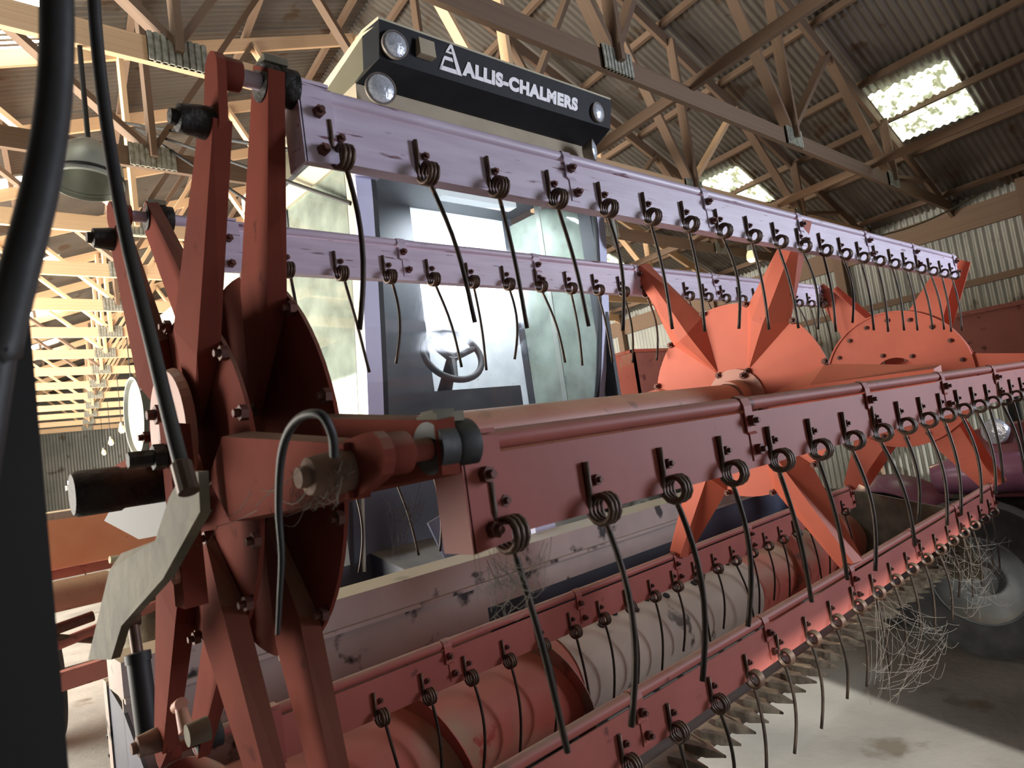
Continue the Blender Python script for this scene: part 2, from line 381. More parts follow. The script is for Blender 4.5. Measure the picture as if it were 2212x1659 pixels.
b = MB(); b.prism([(XC(Y1) - HALF, Y1, 3.9), (XC(Y1) + HALF, Y1, 3.9), (XC(Y1), Y1, RIDGE)], (0, 0.05, 0)); b.build('gable_sheet', MT['siding'], wall_back)
wall_front = wall('wall_front', 'tin gable over the open front of the shed')
b = MB(); b.prism([(XC(Y0) - HALF, Y0, 3.3), (6.0, Y0, 3.3), (6.0, Y0, 4.2), (8.8, Y0, 4.2), (8.8, Y0, 3.3), (XC(Y0) + HALF, Y0, 3.3), (XC(Y0) + HALF, Y0, 3.9), (XC(Y0), Y0, RIDGE), (XC(Y0) - HALF, Y0, 3.9)], (0, 0.05, 0))
b.build('gable_sheet', MT['siding'], wall_front)
for xa, xb in ((XC(Y0) - HALF, -0.55), (1.35, 6.0), (8.8, XC(Y0) + HALF)):
    b = MB(); b.box((xa, Y0, 0.0), (xb, Y0 + 0.05, 3.3)); b.build('wall_panel', MT['siding'], wall_front)

# roof trusses
TY = [2.45, 3.6, 4.9, 6.3, 7.62, 9.07, 10.6, 12.2, 13.8, 15.5, 17.2, 19.1, 21.0, 23.0, 25.0]
ORD = ['first', 'second', 'third', 'fourth', 'fifth', 'sixth', 'seventh', 'eighth', 'ninth', 'tenth', 'eleventh', 'twelfth', 'thirteenth', 'fourteenth', 'farthest']
def truss(i, y):
    xc = XC(y); t = thing('roof_truss', 'bare wooden roof truss, %s back from the shed front' % ORD[i], 'roof truss', (xc, y, TIE), 'roof trusses')
    rnd = random.Random(i)
    k = lambda: 'wood' if rnd.random() < (0.22 if i < 3 else 0.8) else 'wood2'
    top = lambda off: RIDGE - SLOPE * abs(off) - 0.17
    timber('tie_beam', (xc - HALF, y, TIE), (xc + HALF, y, TIE), 0.04, 0.14, 'wood' if i not in (0, 2) else 'wood2', t)
    for s in (-1, 1): timber('rafter', (xc, y, top(0)), (xc + s * HALF, y, top(HALF)), 0.04, 0.13, k(), t)
    joints = (-5.0, -2.5, 0.0, 2.5, 5.0)
    for j in joints:
        timber('web', (xc + j, y - 0.04, TIE), (xc + j, y - 0.04, top(j)), 0.04, 0.09, k(), t, up=(0, 1, 0))
        for s in (-1, 1):
            o = j + s * 1.25
            if abs(j) == 5.0 and s * j > 0: o = j + s * 1.4
            timber('web', (xc + j, y, TIE + 0.05), (xc + o, y, top(o)), 0.04, 0.09, k(), t, up=(0, 1, 0))
    for j in joints:
        m = MB()
        for q in range(9): m.box((xc + j - 0.15 + q * 0.034, y - 0.045, TIE - 0.07), (xc + j - 0.15 + q * 0.034 + 0.022, y - 0.022, TIE + 0.09))
        m.box((xc + j - 0.15, y - 0.036, TIE - 0.07), (xc + j + 0.15, y - 0.021, TIE + 0.09))
        m.build('nail_plate', MT['plate'], t)
for i, y in enumerate(TY): truss(i, y)

# ================================================================== the pickup reel
HY, HZ, RR, PH = 1.1733, CH + 0.022, 0.6095, math.radians(121.8)
EY, EZ = -0.015, -0.012                       # throw of the eccentric
X_MAIN, X_MID, X_FAR, X_ECC = 0.445, 2.08, 3.60, 0.345
def bat_yz(i): a = PH + i * PI / 3; return HY + RR * math.cos(a), HZ + RR * math.sin(a)
reel = thing('pickup_reel', 'faded red six-bat pickup reel with hanging spring tines in front of the cab', 'reel', (2.05, HY, HZ))
b = MB(); b.tube([(X_MAIN, HY, HZ), (X_FAR, HY, HZ)], 0.056, 32); axle = b.build('axle_tube', MT['tube'], reel)
BOLT_X = bolt_mesh('bolt_x', 0.011, 0.010, (-1, 0, 0), MT['bolt'])
BOLT_XP = bolt_mesh('bolt_xp', 0.011, 0.010, (1, 0, 0), MT['bolt'])
BOLT_Y = bolt_mesh('bolt_y', 0.007, 0.006, (0, -1, 0), MT['bolt'])
BOLT_YB = bolt_mesh('bolt_yb', 0.009, 0.009, (0, -1, 0), MT['bolt'])

def spider(name, X, cy, cz, sgn, m, r_disc=0.325, hole=0.078, h=0.055, rimlip=False, rt=RR, boxy=False, kick=0.0):
    d = MB(); n = 64
    d.lathe((X, cy, cz), (1, 0, 0), [(-0.003, hole), (-0.003, r_disc), (0.003, r_disc), (0.003, hole)], n, False, True)
    if rimlip: d.lathe((X, cy, cz), (1, 0, 0), [(-0.012, r_disc), (-0.012, r_disc + 0.008), (0.01, r_disc + 0.008), (0.01, r_disc)], n, False, True)
    disc = d.build(name, m, reel)
    for i in range(6):
        a = PH + i * PI / 3
        er = Vector((0, math.cos(a), math.sin(a))); et = Vector((0, -math.sin(a), math.cos(a))); ex = Vector((sgn, 0, 0))
        c = Vector((X, cy, cz)) + ex * 0.004
        P = lambda r, t, w: c + er * r + et * t + ex * w
        rm = r_disc - 0.02
        base = [P(0.12, 0.004, 0), P(rm, 0.078, 0), P(rt, 0.030, 0), P(rt, -0.030, 0), P(rm, -0.078, 0), P(0.12, -0.004, 0)]
        top = [P(0.125, 0.003, 0.004), P(rm - 0.03, 0.020, h), P(rt - 0.005, 0.022, h * 0.85), P(rt - 0.005, -0.022, h * 0.85), P(rm - 0.03, -0.020, h), P(0.125, -0.003, 0.004)]
        if boxy:
            base = [P(0.10, 0.012, 0), P(rm, 0.060, 0), P(rt + 0.02, 0.029, kick), P(rt + 0.02, -0.029, kick), P(rm, -0.060, 0), P(0.10, -0.012, 0)]
            top = [P(0.12, 0.010, 0.012), P(rm - 0.01, 0.056, h), P(rt + 0.02, 0.027, kick + h * 0.8), P(rt + 0.02, -0.027, kick + h * 0.8), P(rm - 0.01, -0.056, h), P(0.12, -0.010, 0.012)]
        s = MB(); s.add(base + top, [(5, 4, 3, 2, 1, 0), (6, 7, 10, 11), (7, 8, 9, 10), (0, 1, 7, 6), (1, 2, 8, 7), (2, 3, 9, 8), (3, 4, 10, 9), (4, 5, 11, 10), (5, 0, 6, 11)])
        s.build('spoke', m, disc)
        me = BOLT_X if sgn < 0 else BOLT_XP
        for (r, t) in ((rm + 0.005, 0.085), (rm + 0.005, -0.085), (0.105, 0.0)):
            place('bolt', me, c + er * r + et * t, disc)
    return disc
def bolt_ring(disc, X, cy, cz, r, n, me, ph=0.2):
    for k in range(n):
        a = ph + 2 * PI * k / n; place('bolt', me, (X, cy + r * math.cos(a), cz + r * math.sin(a)), disc)
tag(spider('eccentric_disc', X_ECC, HY + EY, HZ + EZ, -1, MT['reelshaded'], 0.265, 0.05, 0.030, rt=0.535, boxy=True), 'outer offset disc with six spokes')
d1 = spider('spider_disc', X_MAIN, HY, HZ, -1, MT['reelshaded'], 0.325, 0.05, 0.028, boxy=True, kick=0.030)
d2 = spider('spider_disc', X_MID, HY, HZ, -1, MT['orange'], 0.325, 0.085, 0.055)
d3 = spider('spider_disc', X_FAR, HY, HZ, 1, MT['orange'], 0.325, 0.105, 0.055, True)
bolt_ring(d3, X_FAR - 0.003, HY, HZ, 0.29, 18, BOLT_X); bolt_ring(d3, X_FAR - 0.003, HY, HZ, 0.13, 6, BOLT_X)
tag(spider('eccentric_disc', X_FAR + 0.13, HY + EY, HZ + EZ, 1, MT['orange'], 0.30, 0.05, 0.05), 'far offset disc with six spokes')
# collar bolted round the axle at the middle disc
b = MB(); b.lathe((X_MID - 0.07, HY, HZ), (1, 0, 0), [(0, 0.058), (0, 0.066), (0.06, 0.068), (0.06, 0.105), (0.068, 0.105), (0.068, 0.058)], 40, True)
col = b.build('axle_collar', MT['tube'], reel)
for k in range(4):
    a = 0.5 + k * PI / 2; place('bolt', BOLT_X, (X_MID - 0.012, HY + 0.088 * math.cos(a), HZ + 0.088 * math.sin(a)), col)

# one spring tine: leg on the bat, coil, long curved finger (origin at the pivot tube of its bat)
COIL_Y, COIL_Z, COIL_R = -0.024, -0.100, 0.0165
def tine_mesh(k):
    rnd = random.Random(100 + k); pts = []
    x0 = -0.011
    pts.append(Vector((x0, -0.0145, -0.042))); pts.append(Vector((x0, -0.0145, -0.075)))
    turns = 3.0 + 50 / 360; n = 38; a0 = math.radians(35)
    for i in range(n + 1):
        t = i / n; a = a0 - t * turns * 2 * PI
        pts.append(Vector((x0 + 0.022 * t, COIL_Y + COIL_R * math.cos(a), COIL_Z + COIL_R * math.sin(a))))
    e = pts[-1]; lean = rnd.uniform(-0.03, 0.04); bow = rnd.uniform(0.004, 0.016); ln = rnd.uniform(0.215, 0.25)
    fwdc = rnd.uniform(-0.03, 0.012)
    for i in range(1, 11):
        t = i / 10
        pts.append(e + Vector((lean * t * t + bow * math.sin(PI * t) * 0.6, fwdc * t - bow * math.sin(PI * t), -ln * t)))
    m = MB(); m.tube(pts, 0.0040, 7)
    me = bpy.data.meshes.new('tine'); me.from_pydata(m.v, [], m.f); me.polygons.foreach_set('use_smooth', m.sm); me.materials.append(MT['coil']); me.materials.append(MT['steel'])
    for i, p in enumerate(me.polygons):
        if p.center.z < -0.122: p.material_index = 1
    return me
TINES = [tine_mesh(k) for k in range(10)]
def strap_mesh(m):
    s = MB(); w = 0.024
    # bent over the tube, a jog where it meets the plate, then flat on the plate
    prof = [(0.013, -0.004), (0.011, 0.009), (0.0, 0.0145), (-0.011, 0.009), (-0.0155, -0.004), (-0.0155, -0.045), (-0.0125, -0.050), (-0.0125, -0.092)]
    pr2 = [(0.0125, -0.004), (0.0105, 0.0085), (0.0, 0.0125), (-0.0095, 0.008), (-0.0125, -0.004), (-0.0125, -0.045), (-0.0105, -0.048), (-0.0105, -0.092)]
    vs = []
    for x in (-w / 2, w / 2):
        vs += [(x + (0.010 if i >= 6 else 0), p[0] - 0.0, p[1]) for i, p in enumerate(prof)]
        vs += [(x + (0.010 if i >= 6 else 0), p[0], p[1]) for i, p in enumerate(pr2)]
    n = len(prof); fs = []
    for i in range(n - 1):
        fs += [(i, i + 1, 2 * n + i + 1, 2 * n + i), (n + i + 1, n + i, 3 * n + i, 3 * n + i + 1), (i + 1, i, n + i, n + i + 1), (2 * n + i, 2 * n + i + 1, 3 * n + i + 1, 3 * n + i)]
    fs += [(0, 2 * n, 3 * n, n), (n - 1, 2 * n - 1, 4 * n - 1, 3 * n - 1)]
    me = bpy.data.meshes.new('strap'); me.from_pydata(vs, [], fs); me.materials.append(m); return me
STRAP = {k: strap_mesh(MT[k]) for k in ('batcoollit', 'batred')}
def bat(i, key, x0, x1, t0, sp, desc):
    y, z = bat_yz(i); m = MT[key]; rnd = random.Random(50 + i)
    p = MB()                                  # angle iron: upright plate with a lip at the bottom and a rolled top
    p.box((x0, y - 0.0105, z - 0.100), (x1, y - 0.0075, z - 0.014))
    p.box((x0, y - 0.0105, z - 0.103), (x1, y + 0.016, z - 0.100))
    o = tag(p.build('bat', m, reel), desc)
    t = MB(); t.tube([(0.33, y, z), (x1 + 0.02, y, z)], 0.0115, 18); t.build('pivot_tube', m, o)
    x = t0; k = 0
    while x < x1 - 0.04:
        me = TINES[rnd.randrange(10)]
        place('tine', me, (x, y, z), o)
        place('bolt', BOLT_Y, (x + 0.006, y - 0.0105, z - 0.066), o)
        x += sp; k += 1
    for xs in (1.0, 1.5, 2.02, 2.55, 3.05, x1 - 0.03):
        if xs > x1: continue
        place('strap', STRAP[key], (xs, y, z), o)
        place('bolt', BOLT_YB, (xs, y - 0.0155, z - 0.028), o); place('bolt', BOLT_YB, (xs + 0.012, y - 0.0125, z - 0.075), o)
    e = MB()                                  # end bracket folded round the near end of the plate
    e.hull8([(x0 - 0.012, y - 0.0155, z - 0.112), (x0 + 0.040, y - 0.0155, z - 0.108), (x0 + 0.040, y - 0.0155, z + 0.004), (x0 - 0.012, y - 0.0155, z + 0.008)],
            [(x0 - 0.012, y - 0.0115, z - 0.112), (x0 + 0.040, y - 0.0115, z - 0.108), (x0 + 0.040, y - 0.0115, z + 0.004), (x0 - 0.012, y - 0.0115, z + 0.008)])
    e.box((x0 - 0.014, y - 0.0155, z - 0.112), (x0 - 0.010, y + 0.035, z + 0.014))
    e.box((x0 - 0.012, y - 0.0155, z + 0.008), (x0 + 0.036, y + 0.014, z + 0.013))
    e.build('end_bracket', m, o)
    place('bolt', BOLT_YB, (x0 + 0.014, y - 0.0155, z - 0.035), o); place('bolt', BOLT_YB, (x0 + 0.014, y - 0.0155, z - 0.092), o)
    # bearing, boss and crank at the near end
    xh = 0.436
    g = MB(); g.lathe((xh - 0.047, y, z), (1, 0, 0), [(0, 0.012), (0, 0.027), (0.022, 0.027), (0.024, 0.0245), (0.028, 0.027), (0.050, 0.027), (0.050, 0.012)], 28)
    g.build('bearing', MT['grease'] if i in (0, 5) else MT['rubber'], o)
    g = MB(); g.box((xh - 0.044, y - 0.018, z + 0.024), (xh - 0.010, y + 0.018, z + 0.034)); g.box((xh - 0.041, y - 0.008, z + 0.031), (xh - 0.014, y + 0.014, z + 0.038))
    g.build('bearing_clip', MT['olive'], o)
    g = MB(); g.lathe((xh - 0.105, y, z), (1, 0, 0), [(0, 0.008), (0.0, 0.017), (0.008, 0.021), (0.03, 0.021)], 24)
    g.lathe((xh - 0.105, y, z), (1, 0, 0), [(0.004, 0.0001), (0.004, 0.009)], 16); g.build('pivot_boss', MT['reelshaded'], o)
    a = PH + i * PI / 3; xa = xh - 0.112
    py_, pz_ = HY + EY + 0.545 * math.cos(a), HZ + EZ + 0.545 * math.sin(a)
    c = MB(); d = Vector((0, py_ - y, pz_ - z)).normalized(); n_ = Vector((0, -d.z, d.y)); pl = []
    for cc, sg, rr in ((Vector((xa, y, z)), -1, 0.024), (Vector((xa, py_, pz_)), 1, 0.030)):
        for q in range(7):
            th = -PI / 2 + PI * q / 6; pl.append(cc + d * (sg * rr * math.cos(th)) + n_ * (sg * rr * math.sin(th)))
    c.prism(pl, (0.012, 0, 0)); c.build('crank_arm', MT['reelshaded'], o)
    c = MB(); c.lathe((0.272, py_, pz_), (1, 0, 0), [(0, 0.0001), (0, 0.010), (0.008, 0.011), (0.010, 0.018), (0.04, 0.022), (xa - 0.272, 0.022)], 24)
    c.build('crank_pin', MT['grease'] if i in (0, 5) else MT['dirtybrown'], o)
    return o
bat(0, 'batcoollit', 0.450, 3.62, 0.492, 0.1505, 'top bat, faded paint tinted mauve for cool light, its tines hanging over the windscreen')
bat(1, 'batred', 0.430, 3.62, 0.462, 0.1505, 'front bat, dull red, nearest the camera')
bat(2, 'batred', 0.455, 3.62, 0.492, 0.1505, 'lower front bat, dull red, over the knife')
bat(3, 'batred', 0.520, 3.62, 0.655, 0.1335, 'lower rear bat, dull red, in front of the auger')
bat(4, 'batred', 0.520, 3.62, 0.655, 0.1405, 'rear bat hidden behind the axle tube')
bat(5, 'batcoollit', 0.533, 3.62, 0.672, 0.1375, 'upper rear bat, faded paint tinted lilac for cool light, crossing the windscreen')

# near hub: control plate, lever, greasy shaft
b = MB(); b.lathe((0.298, 1.12, CH + 0.085), (1, 0, 0), [(0, 0.0001), (0, 0.096), (0.012, 0.1), (0.014, 0.1), (0.014, 0.0001)], 40, False)
hub = b.build('control_plate', MT['tube'], reel)
for dy, dz in ((0.0, 0.03), (0.03, -0.05), (-0.06, -0.02)): place('bolt', BOLT_X, (0.297, 1.12 + dy, CH + 0.085 + dz), hub, scale=(1.4, 1.4, 1.4))
b = MB(); b.hull8([(0.262, 0.985, CH + 0.09), (0.262, 1.02, CH + 0.093), (0.262, 1.03, CH - 0.16), (0.262, 0.985, CH - 0.16)],
                  [(0.292, 0.985, CH + 0.085), (0.292, 1.02, CH + 0.088), (0.292, 1.03, CH - 0.16), (0.292, 0.985, CH - 0.16)])
lever = b.build('reel_lever', MT['reelshaded'], reel)
b = MB(); b.lathe((0.215, 1.0, CH + 0.045), (1, 0, 0), [(0, 0.0001), (0, 0.011), (0.03, 0.011), (0.03, 0.018), (0.045, 0.018), (0.047, 0.0001)], 6, False); b.build('lever_bolt', MT['grease'], lever)
b = MB(); b.lathe((0.255, 1.0, CH - 0.115), (1, 0, 0), [(0, 0.0001), (0.0, 0.012), (0.012, 0.012)], 12); b.build('lever_bolt', MT['tube'], lever)
b = MB(); n = 20
prof = [(0, 0.0001), (0.0, 0.03), (0.006, 0.034), (0.06, 0.034), (0.065, 0.031), (0.16, 0.031), (0.16, 0.0001)]
b.lathe((0.175, HY + EY * 0.5, HZ - 0.01), (1, 0, 0), prof, n); b.build('hub_shaft', MT['grease'], reel)

# reel arm: bent dusty plate running back from the hub
arm = thing('reel_arm', 'bent dusty olive steel arm hanging below the near reel hub', 'arm', (0.22, 1.2, CH - 0.15))
XA = 0.215
up = [at_x(*p, XA) for p in ((392, 1032), (428, 1010), (432, 1105), (335, 1160), (330, 1130))]
b = MB(); b.prism([at_x(365, 1075, XA), at_x(395, 1020, XA), at_x(428, 1020, XA), at_x(432, 1105, XA), at_x(335, 1168, XA)], (0.010, 0, 0)); b.build('arm_head', MT['olive'], arm)
b = MB(); b.prism([at_x(335, 1168, XA), at_x(432, 1105, XA), at_x(352, 1250, XA - 0.01), at_x(262, 1352, XA - 0.01), at_x(240, 1425, XA - 0.01), at_x(190, 1425, XA - 0.01), at_x(236, 1232, XA - 0.01), at_x(262, 1195, XA)], (0.012, 0, 0)); b.build('arm_plate', MT['olive'], arm)
b = MB(); b.prism([at_x(225, 1125, 0.30), at_x(245, 1088, 0.30), at_x(300, 1082, 0.30), at_x(395, 1085, 0.30), at_x(380, 1150, 0.30), at_x(300, 1165, 0.30)], (0.02, 0, 0)); b.build('bearing_bracket', MT['black'], arm)

# ================================================================== the grain header
header = thing('grain_header', 'dusty grey grain header trough with knife guards under the reel', 'header', (2.05, 1.6, CH - 0.95))
Z = lambda z: CH + z
XL, XR = 0.345, 3.78
def hpart(name, lo, hi, m, parent=header):
    b = MB(); b.box((lo[0], lo[1], Z(lo[2])), (hi[0], hi[1], Z(hi[2]))); return b.build(name, MT[m], parent)
# top beam with a lip, back sheet each side of the feeder mouth
beam = hpart('top_beam', (XL, 1.86, -0.470), (XR, 2.02, -0.385), 'headgrey')
hpart('beam_lip', (XL, 1.845, -0.478), (XR, 1.862, -0.466), 'headgrey', beam)
FX0, FX1 = 1.45, 2.72
hpart('back_sheet', (XL, 1.875, -0.98), (FX0, 1.885, -0.47), 'headgrey')
hpart('back_sheet', (FX1, 1.875, -0.98), (XR, 1.885, -0.47), 'bluegrey')
hpart('back_sheet', (FX0, 1.875, -0.56), (FX1, 1.885, -0.47), 'headgrey')
b = MB()                                     # trough floor rising to the knife
prof = [(1.885, -0.98), (1.6, -1.0), (1.3, -0.93), (1.12, -0.875)]
for (ya, za), (yb, zb) in zip(prof, prof[1:]):
    b.hull8([(XL, ya, Z(za)), (XR, ya, Z(za)), (XR, yb, Z(zb)), (XL, yb, Z(zb))], [(XL, ya, Z(za - 0.012)), (XR, ya, Z(za - 0.012)), (XR, yb, Z(zb - 0.012)), (XL, yb, Z(zb - 0.012))])
b.build('trough_floor', MT['bluegrey'], header)
knife = hpart('knife_bar', (XL + 0.02, 1.10, -0.875), (XR - 0.02, 1.17, -0.855), 'coil')
g = MB(); g.add([(-0.012, 0.03, -0.012), (0.012, 0.03, -0.012), (0.012, 0.03, 0.012), (-0.012, 0.03, 0.012), (-0.012, -0.03, -0.010), (0.012, -0.03, -0.010), (0.010, -0.03, 0.014), (-0.010, -0.03, 0.014), (0, -0.082, 0.004), (0, -0.082, -0.002)],
                [(0, 1, 2, 3), (0, 4, 5, 1), (1, 5, 6, 2), (2, 6, 7, 3), (3, 7, 4, 0), (4, 9, 5), (5, 9, 8, 6), (6, 8, 7), (7, 8, 9, 4)])
gme = bpy.data.meshes.new('knife_guard'); gme.from_pydata(g.v, [], g.f); gme.materials.append(mat('bright_worn_guard', (84, 78, 70), (124, 116, 104), 0.35, 0.6, scale=30))
x = XL + 0.06
while x < XR - 0.04:
    place('knife_guard', gme, (x, 1.10, Z(-0.850)), knife, (random.uniform(-.05, .12), 0, random.uniform(-.06, .06))); x += 0.0752
def end_sheet(x, poly, m, name):
    b = MB(); b.prism([(x, yy, Z(zz)) for yy, zz in poly], (0.008, 0, 0)); return b.build(name, MT[m], header)
ns = end_sheet(XL, [(2.06, -0.46), (1.88, -0.50), (1.5, -0.72), (1.1, -0.82), (0.75, -0.93), (0.75, -0.99), (2.06, -1.02)], 'bluegrey', 'end_sheet')
b = MB(); b.box((XL - 0.004, 2.03, Z(-1.02)), (XL + 0.02, 2.07, Z(-0.455))); fl = b.build('end_flange', MT['headgrey'], header)
BOLT_B = bolt_mesh('bolt_back', 0.011, 0.012, (0, 1, 0), MT['black'])
for z in (-0.60, -0.645, -0.685, -0.72, -0.76, -0.8): place('bolt', BOLT_B, (XL + 0.004, 2.07, Z(z)), fl)
fs = end_sheet(XR - 0.008, [(2.04, -0.46), (1.80, -0.50), (1.50, -0.545), (1.12, -0.64), (1.02, -0.90), (1.02, -0.98), (2.04, -1.02)], 'olive', 'end_sheet')
# lift cylinder standing on the near end of the header
cy = thing('lift_cylinder', 'black hydraulic lift cylinder standing at the near header end', 'cylinder', tuple(at_x(312, 1560, 0.36)))
pb = at_x(322, 1600, 0.36); pm = at_x(298, 1418, 0.36); pt = at_x(286, 1335, 0.36)
b = MB(); b.tube([pb, pm], 0.024, 20); b.lathe(pm, (pm - pb), [(-0.012, 0.027), (0.008, 0.027), (0.01, 0.014)], 20); b.build('barrel', MT['black'], cy)
b = MB(); b.tube([pm, pt], 0.012, 14); b.build('rod', MT['coil'], cy)
b = MB(); b.lathe(pt - Vector((0.014, 0, 0)), (1, 0, 0), [(0, 0.010), (0, 0.02), (0.028, 0.02), (0.028, 0.010)], 18, True, True); b.build('rod_eye', MT['coil'], cy)
# pink spanner-shaped pin on the lower crank
pin = thing('crank_lever', 'small pink cast lever hanging from the lower rear reel spoke', 'lever', tuple(at_x(400, 1545, 0.30)))
b = MB(); b.tube([at_x(382, 1528, 0.30), at_x(392, 1520, 0.30)], 0.010, 12); b.tube([at_x(388, 1520, 0.30), at_x(404, 1580, 0.30)], [0.008, 0.012], 12); b.build('shank', MT['tube'], pin)
b = MB(); b.lathe(at_x(404, 1590, 0.285), (1, 0, 0), [(0, 0.0001), (0, 0.016), (0.03, 0.018), (0.03, 0.0001)], 18); b.build('eye', MT['olive'], pin)

# ------------------------------------------------------------------ auger
AY, AZ, AR = 1.665, Z(-0.79), 0.155
aug = thing('header_auger', 'large dusty tan and red auger drum lying in the header trough', 'auger', (2.05, AY, AZ))
b = MB(); b.tube([(1.50, AY, AZ), (2.62, AY, AZ)], AR, 48); b.build('drum_middle', MT['tan'], aug)
b = MB(); b.tube([(XL + 0.03, AY, AZ), (1.50, AY, AZ)], AR - 0.004, 48); b.build('drum_end', MT['pinkred'], aug)
b = MB(); b.tube([(2.62, AY, AZ), (XR - 0.03, AY, AZ)], AR - 0.004, 48); b.build('drum_end', MT['pinkred'], aug)
def flight(x0, x1, turns, ph, m, r=0.200):
    f = MB(); n = int(abs(turns) * 40); vs = []
    for i in range(n + 1):
        t = i / n; a = ph + turns * 2 * PI * t; x = x0 + (x1 - x0) * t
        for rr, dx in ((AR - 0.01, -0.002), (r, -0.002), (r, 0.002), (AR - 0.01, 0.002)):
            vs.append((x + dx, AY + rr * math.cos(a), AZ + rr * math.sin(a)))
    fs = []
    for i in range(n):
        for k in range(4): k2 = (k + 1) % 4; fs.append((4 * i + k, 4 * i + k2, 4 * i + 4 + k2, 4 * i + 4 + k))
    fs += [(0, 1, 2, 3), (4 * n + 3, 4 * n + 2, 4 * n + 1, 4 * n)]
    f.add(vs, fs, True); return f.build('flighting', m, aug)
MT['flight'] = mat('worn_flighting', (186, 92, 78), (150, 128, 106), 0.55, scale=3.5, spots=(120, 70, 58), spotscale=9, spotlim=0.62, dust=0.6, dustcol=(186, 168, 138), lo=0.45, hi=0.58)
flight(XL + 0.05, 1.58, 2.6, 0.9, MT['flight']); flight(2.55, XR - 0.06, -2.4, 1.9, MT['flight'])
fme = MB(); fme.lathe((0, 0, 0), (0, 0, 1), [(-0.004, 0.0001), (-0.004, 0.014), (0.004, 0.013), (0.004, 0.0001)], 12, False)
fm = bpy.data.meshes.new('finger_guide'); fm.from_pydata(fme.v, [], fme.f); fm.materials.append(MT['black'])
for k in range(11):
    a = math.radians(112 + (k % 2) * 9); x = 1.60 + k * 0.093
    place('finger_guide', fm, (x, AY + AR * math.cos(a), AZ + AR * math.sin(a)), aug, (a - PI / 2, 0, 0))

# ================================================================== the combine
comb = thing('combine_harvester', 'combine harvester with dark lettered visor, pale cab and dusty windscreen', 'combine', (2.5, 4.0, 0))
XA_, XB_ = 1.63, 3.30                         # cab sides
def cpart(name, lo, hi, m, parent=comb):
    b = MB(); b.box((lo[0], lo[1], Z(lo[2])), (hi[0], hi[1], Z(hi[2]))); return b.build(name, MT[m], parent)
# roof: sloping back, cream sides
b = MB(); RF = [(1.685, 2.53), (1.70, 2.405), (3.34, 2.385), (3.42, 2.53), (3.42, 4.1), (1.66, 4.1)]
def roof_z(y): return Z(2.0 - 0.155 * max(0.0, y - 2.53))
tp = [(x, y, roof_z(y)) for x, y in RF]; bt = [(x, y, roof_z(y) - (0.03 if y < 2.54 else 0.10)) for x, y in RF]
b.add(tp + bt, [(0, 1, 2, 3, 4, 5), (11, 10, 9, 8, 7, 6)] + [(i, (i + 1) % 6, (i + 1) % 6 + 6, i + 6) for i in range(6)])
roof = b.build('cab_roof', MT['cream'], comb)
# visor: lettered face, dark underside running back to the cab
b = MB(); vz = lambda z: Z(z)
fa = [(1.700, 2.400, vz(1.985)), (3.340, 2.380, vz(1.985)), (3.335, 2.420, vz(1.815)), (1.700, 2.440, vz(1.815))]
ba = [(1.685, 2.53, vz(1.985)), (3.42, 2.53, vz(1.985)), (3.42, 2.56, vz(1.815)), (1.685, 2.56, vz(1.815))]
b.hull8(fa, ba)
b.hull8([fa[3], fa[2], ba[2], ba[3]], [(1.66, 2.58, vz(1.765)), (3.36, 2.58, vz(1.765)), (3.36, 2.66, vz(1.765)), (1.66, 2.66, vz(1.765))])
visor = b.build('visor', MT['visor'], comb)
# lettering lies on the tilted face
o0 = Vector(fa[0]); ux = (Vector(fa[1]) - o0).normalized(); uz = (o0 - Vector(fa[3])).normalized(); un = ux.cross(uz).normalized()
if un.y > 0: un = -un
def face(u, v, w=0.003): return o0 + ux * u + uz * (v - 0.170) + un * w     # v measured up from the lower edge
def lettering(txt, u, v, size, length, m, parent):
    cu = bpy.data.curves.new('lettering', 'FONT'); cu.body = txt; cu.size = size; cu.extrude = 0.002; cu.offset = 0.0056; cu.space_character = 1.12; cu.align_x = 'LEFT'
    ob = bpy.data.objects.new('lettering_source', cu); COL.objects.link(ob)
    dg = bpy.context.evaluated_depsgraph_get(); me = bpy.data.meshes.new_from_object(ob.evaluated_get(dg))
    bpy.data.objects.remove(ob); me.name = 'lettering'
    w = max(vv.co.x for vv in me.vertices) - min(vv.co.x for vv in me.vertices); k = length / w
    for vv in me.vertices: vv.co = ux * (vv.co.x * k) + uz * vv.co.y + un * (vv.co.z)
    me.materials.clear(); me.materials.append(m); me.update()
    return place('lettering', me, face(u, v), parent)
lettering('ALLIS-CHALMERS', 0.486, 0.042, 0.090, 0.855, MT['white'], visor)
lg = MB()
def lpoly(pts): lg.prism([face(u, v, 0.001) for u, v in pts], un * 0.004)
LU, LV, LW, LH = 0.335, 0.030, 0.140, 0.135
def L_(pts): lpoly([(LU + LW * a, LV + LH * c) for a, c in pts])
L_([(0.46, 1.0), (0.56, 1.0), (1.0, 0.0), (0.80, 0.0)])                    # long right stroke
L_([(0.46, 1.0), (0.50, 0.88), (0.36, 0.70), (0.27, 0.70)]); L_([(0.29, 0.73), (0.26, 0.66), (0.55, 0.66), (0.52, 0.73)])
L_([(0.22, 0.53), (0.14, 0.40), (0.60, 0.40), (0.56, 0.53)]); L_([(0.16, 0.42), (0.24, 0.42), (0.08, 0.0), (0.0, 0.0)])
L_([(0.06, 0.16), (0.0, 0.0), (0.78, 0.0), (0.72, 0.16)])
lg.build('emblem', MT['white'], visor)
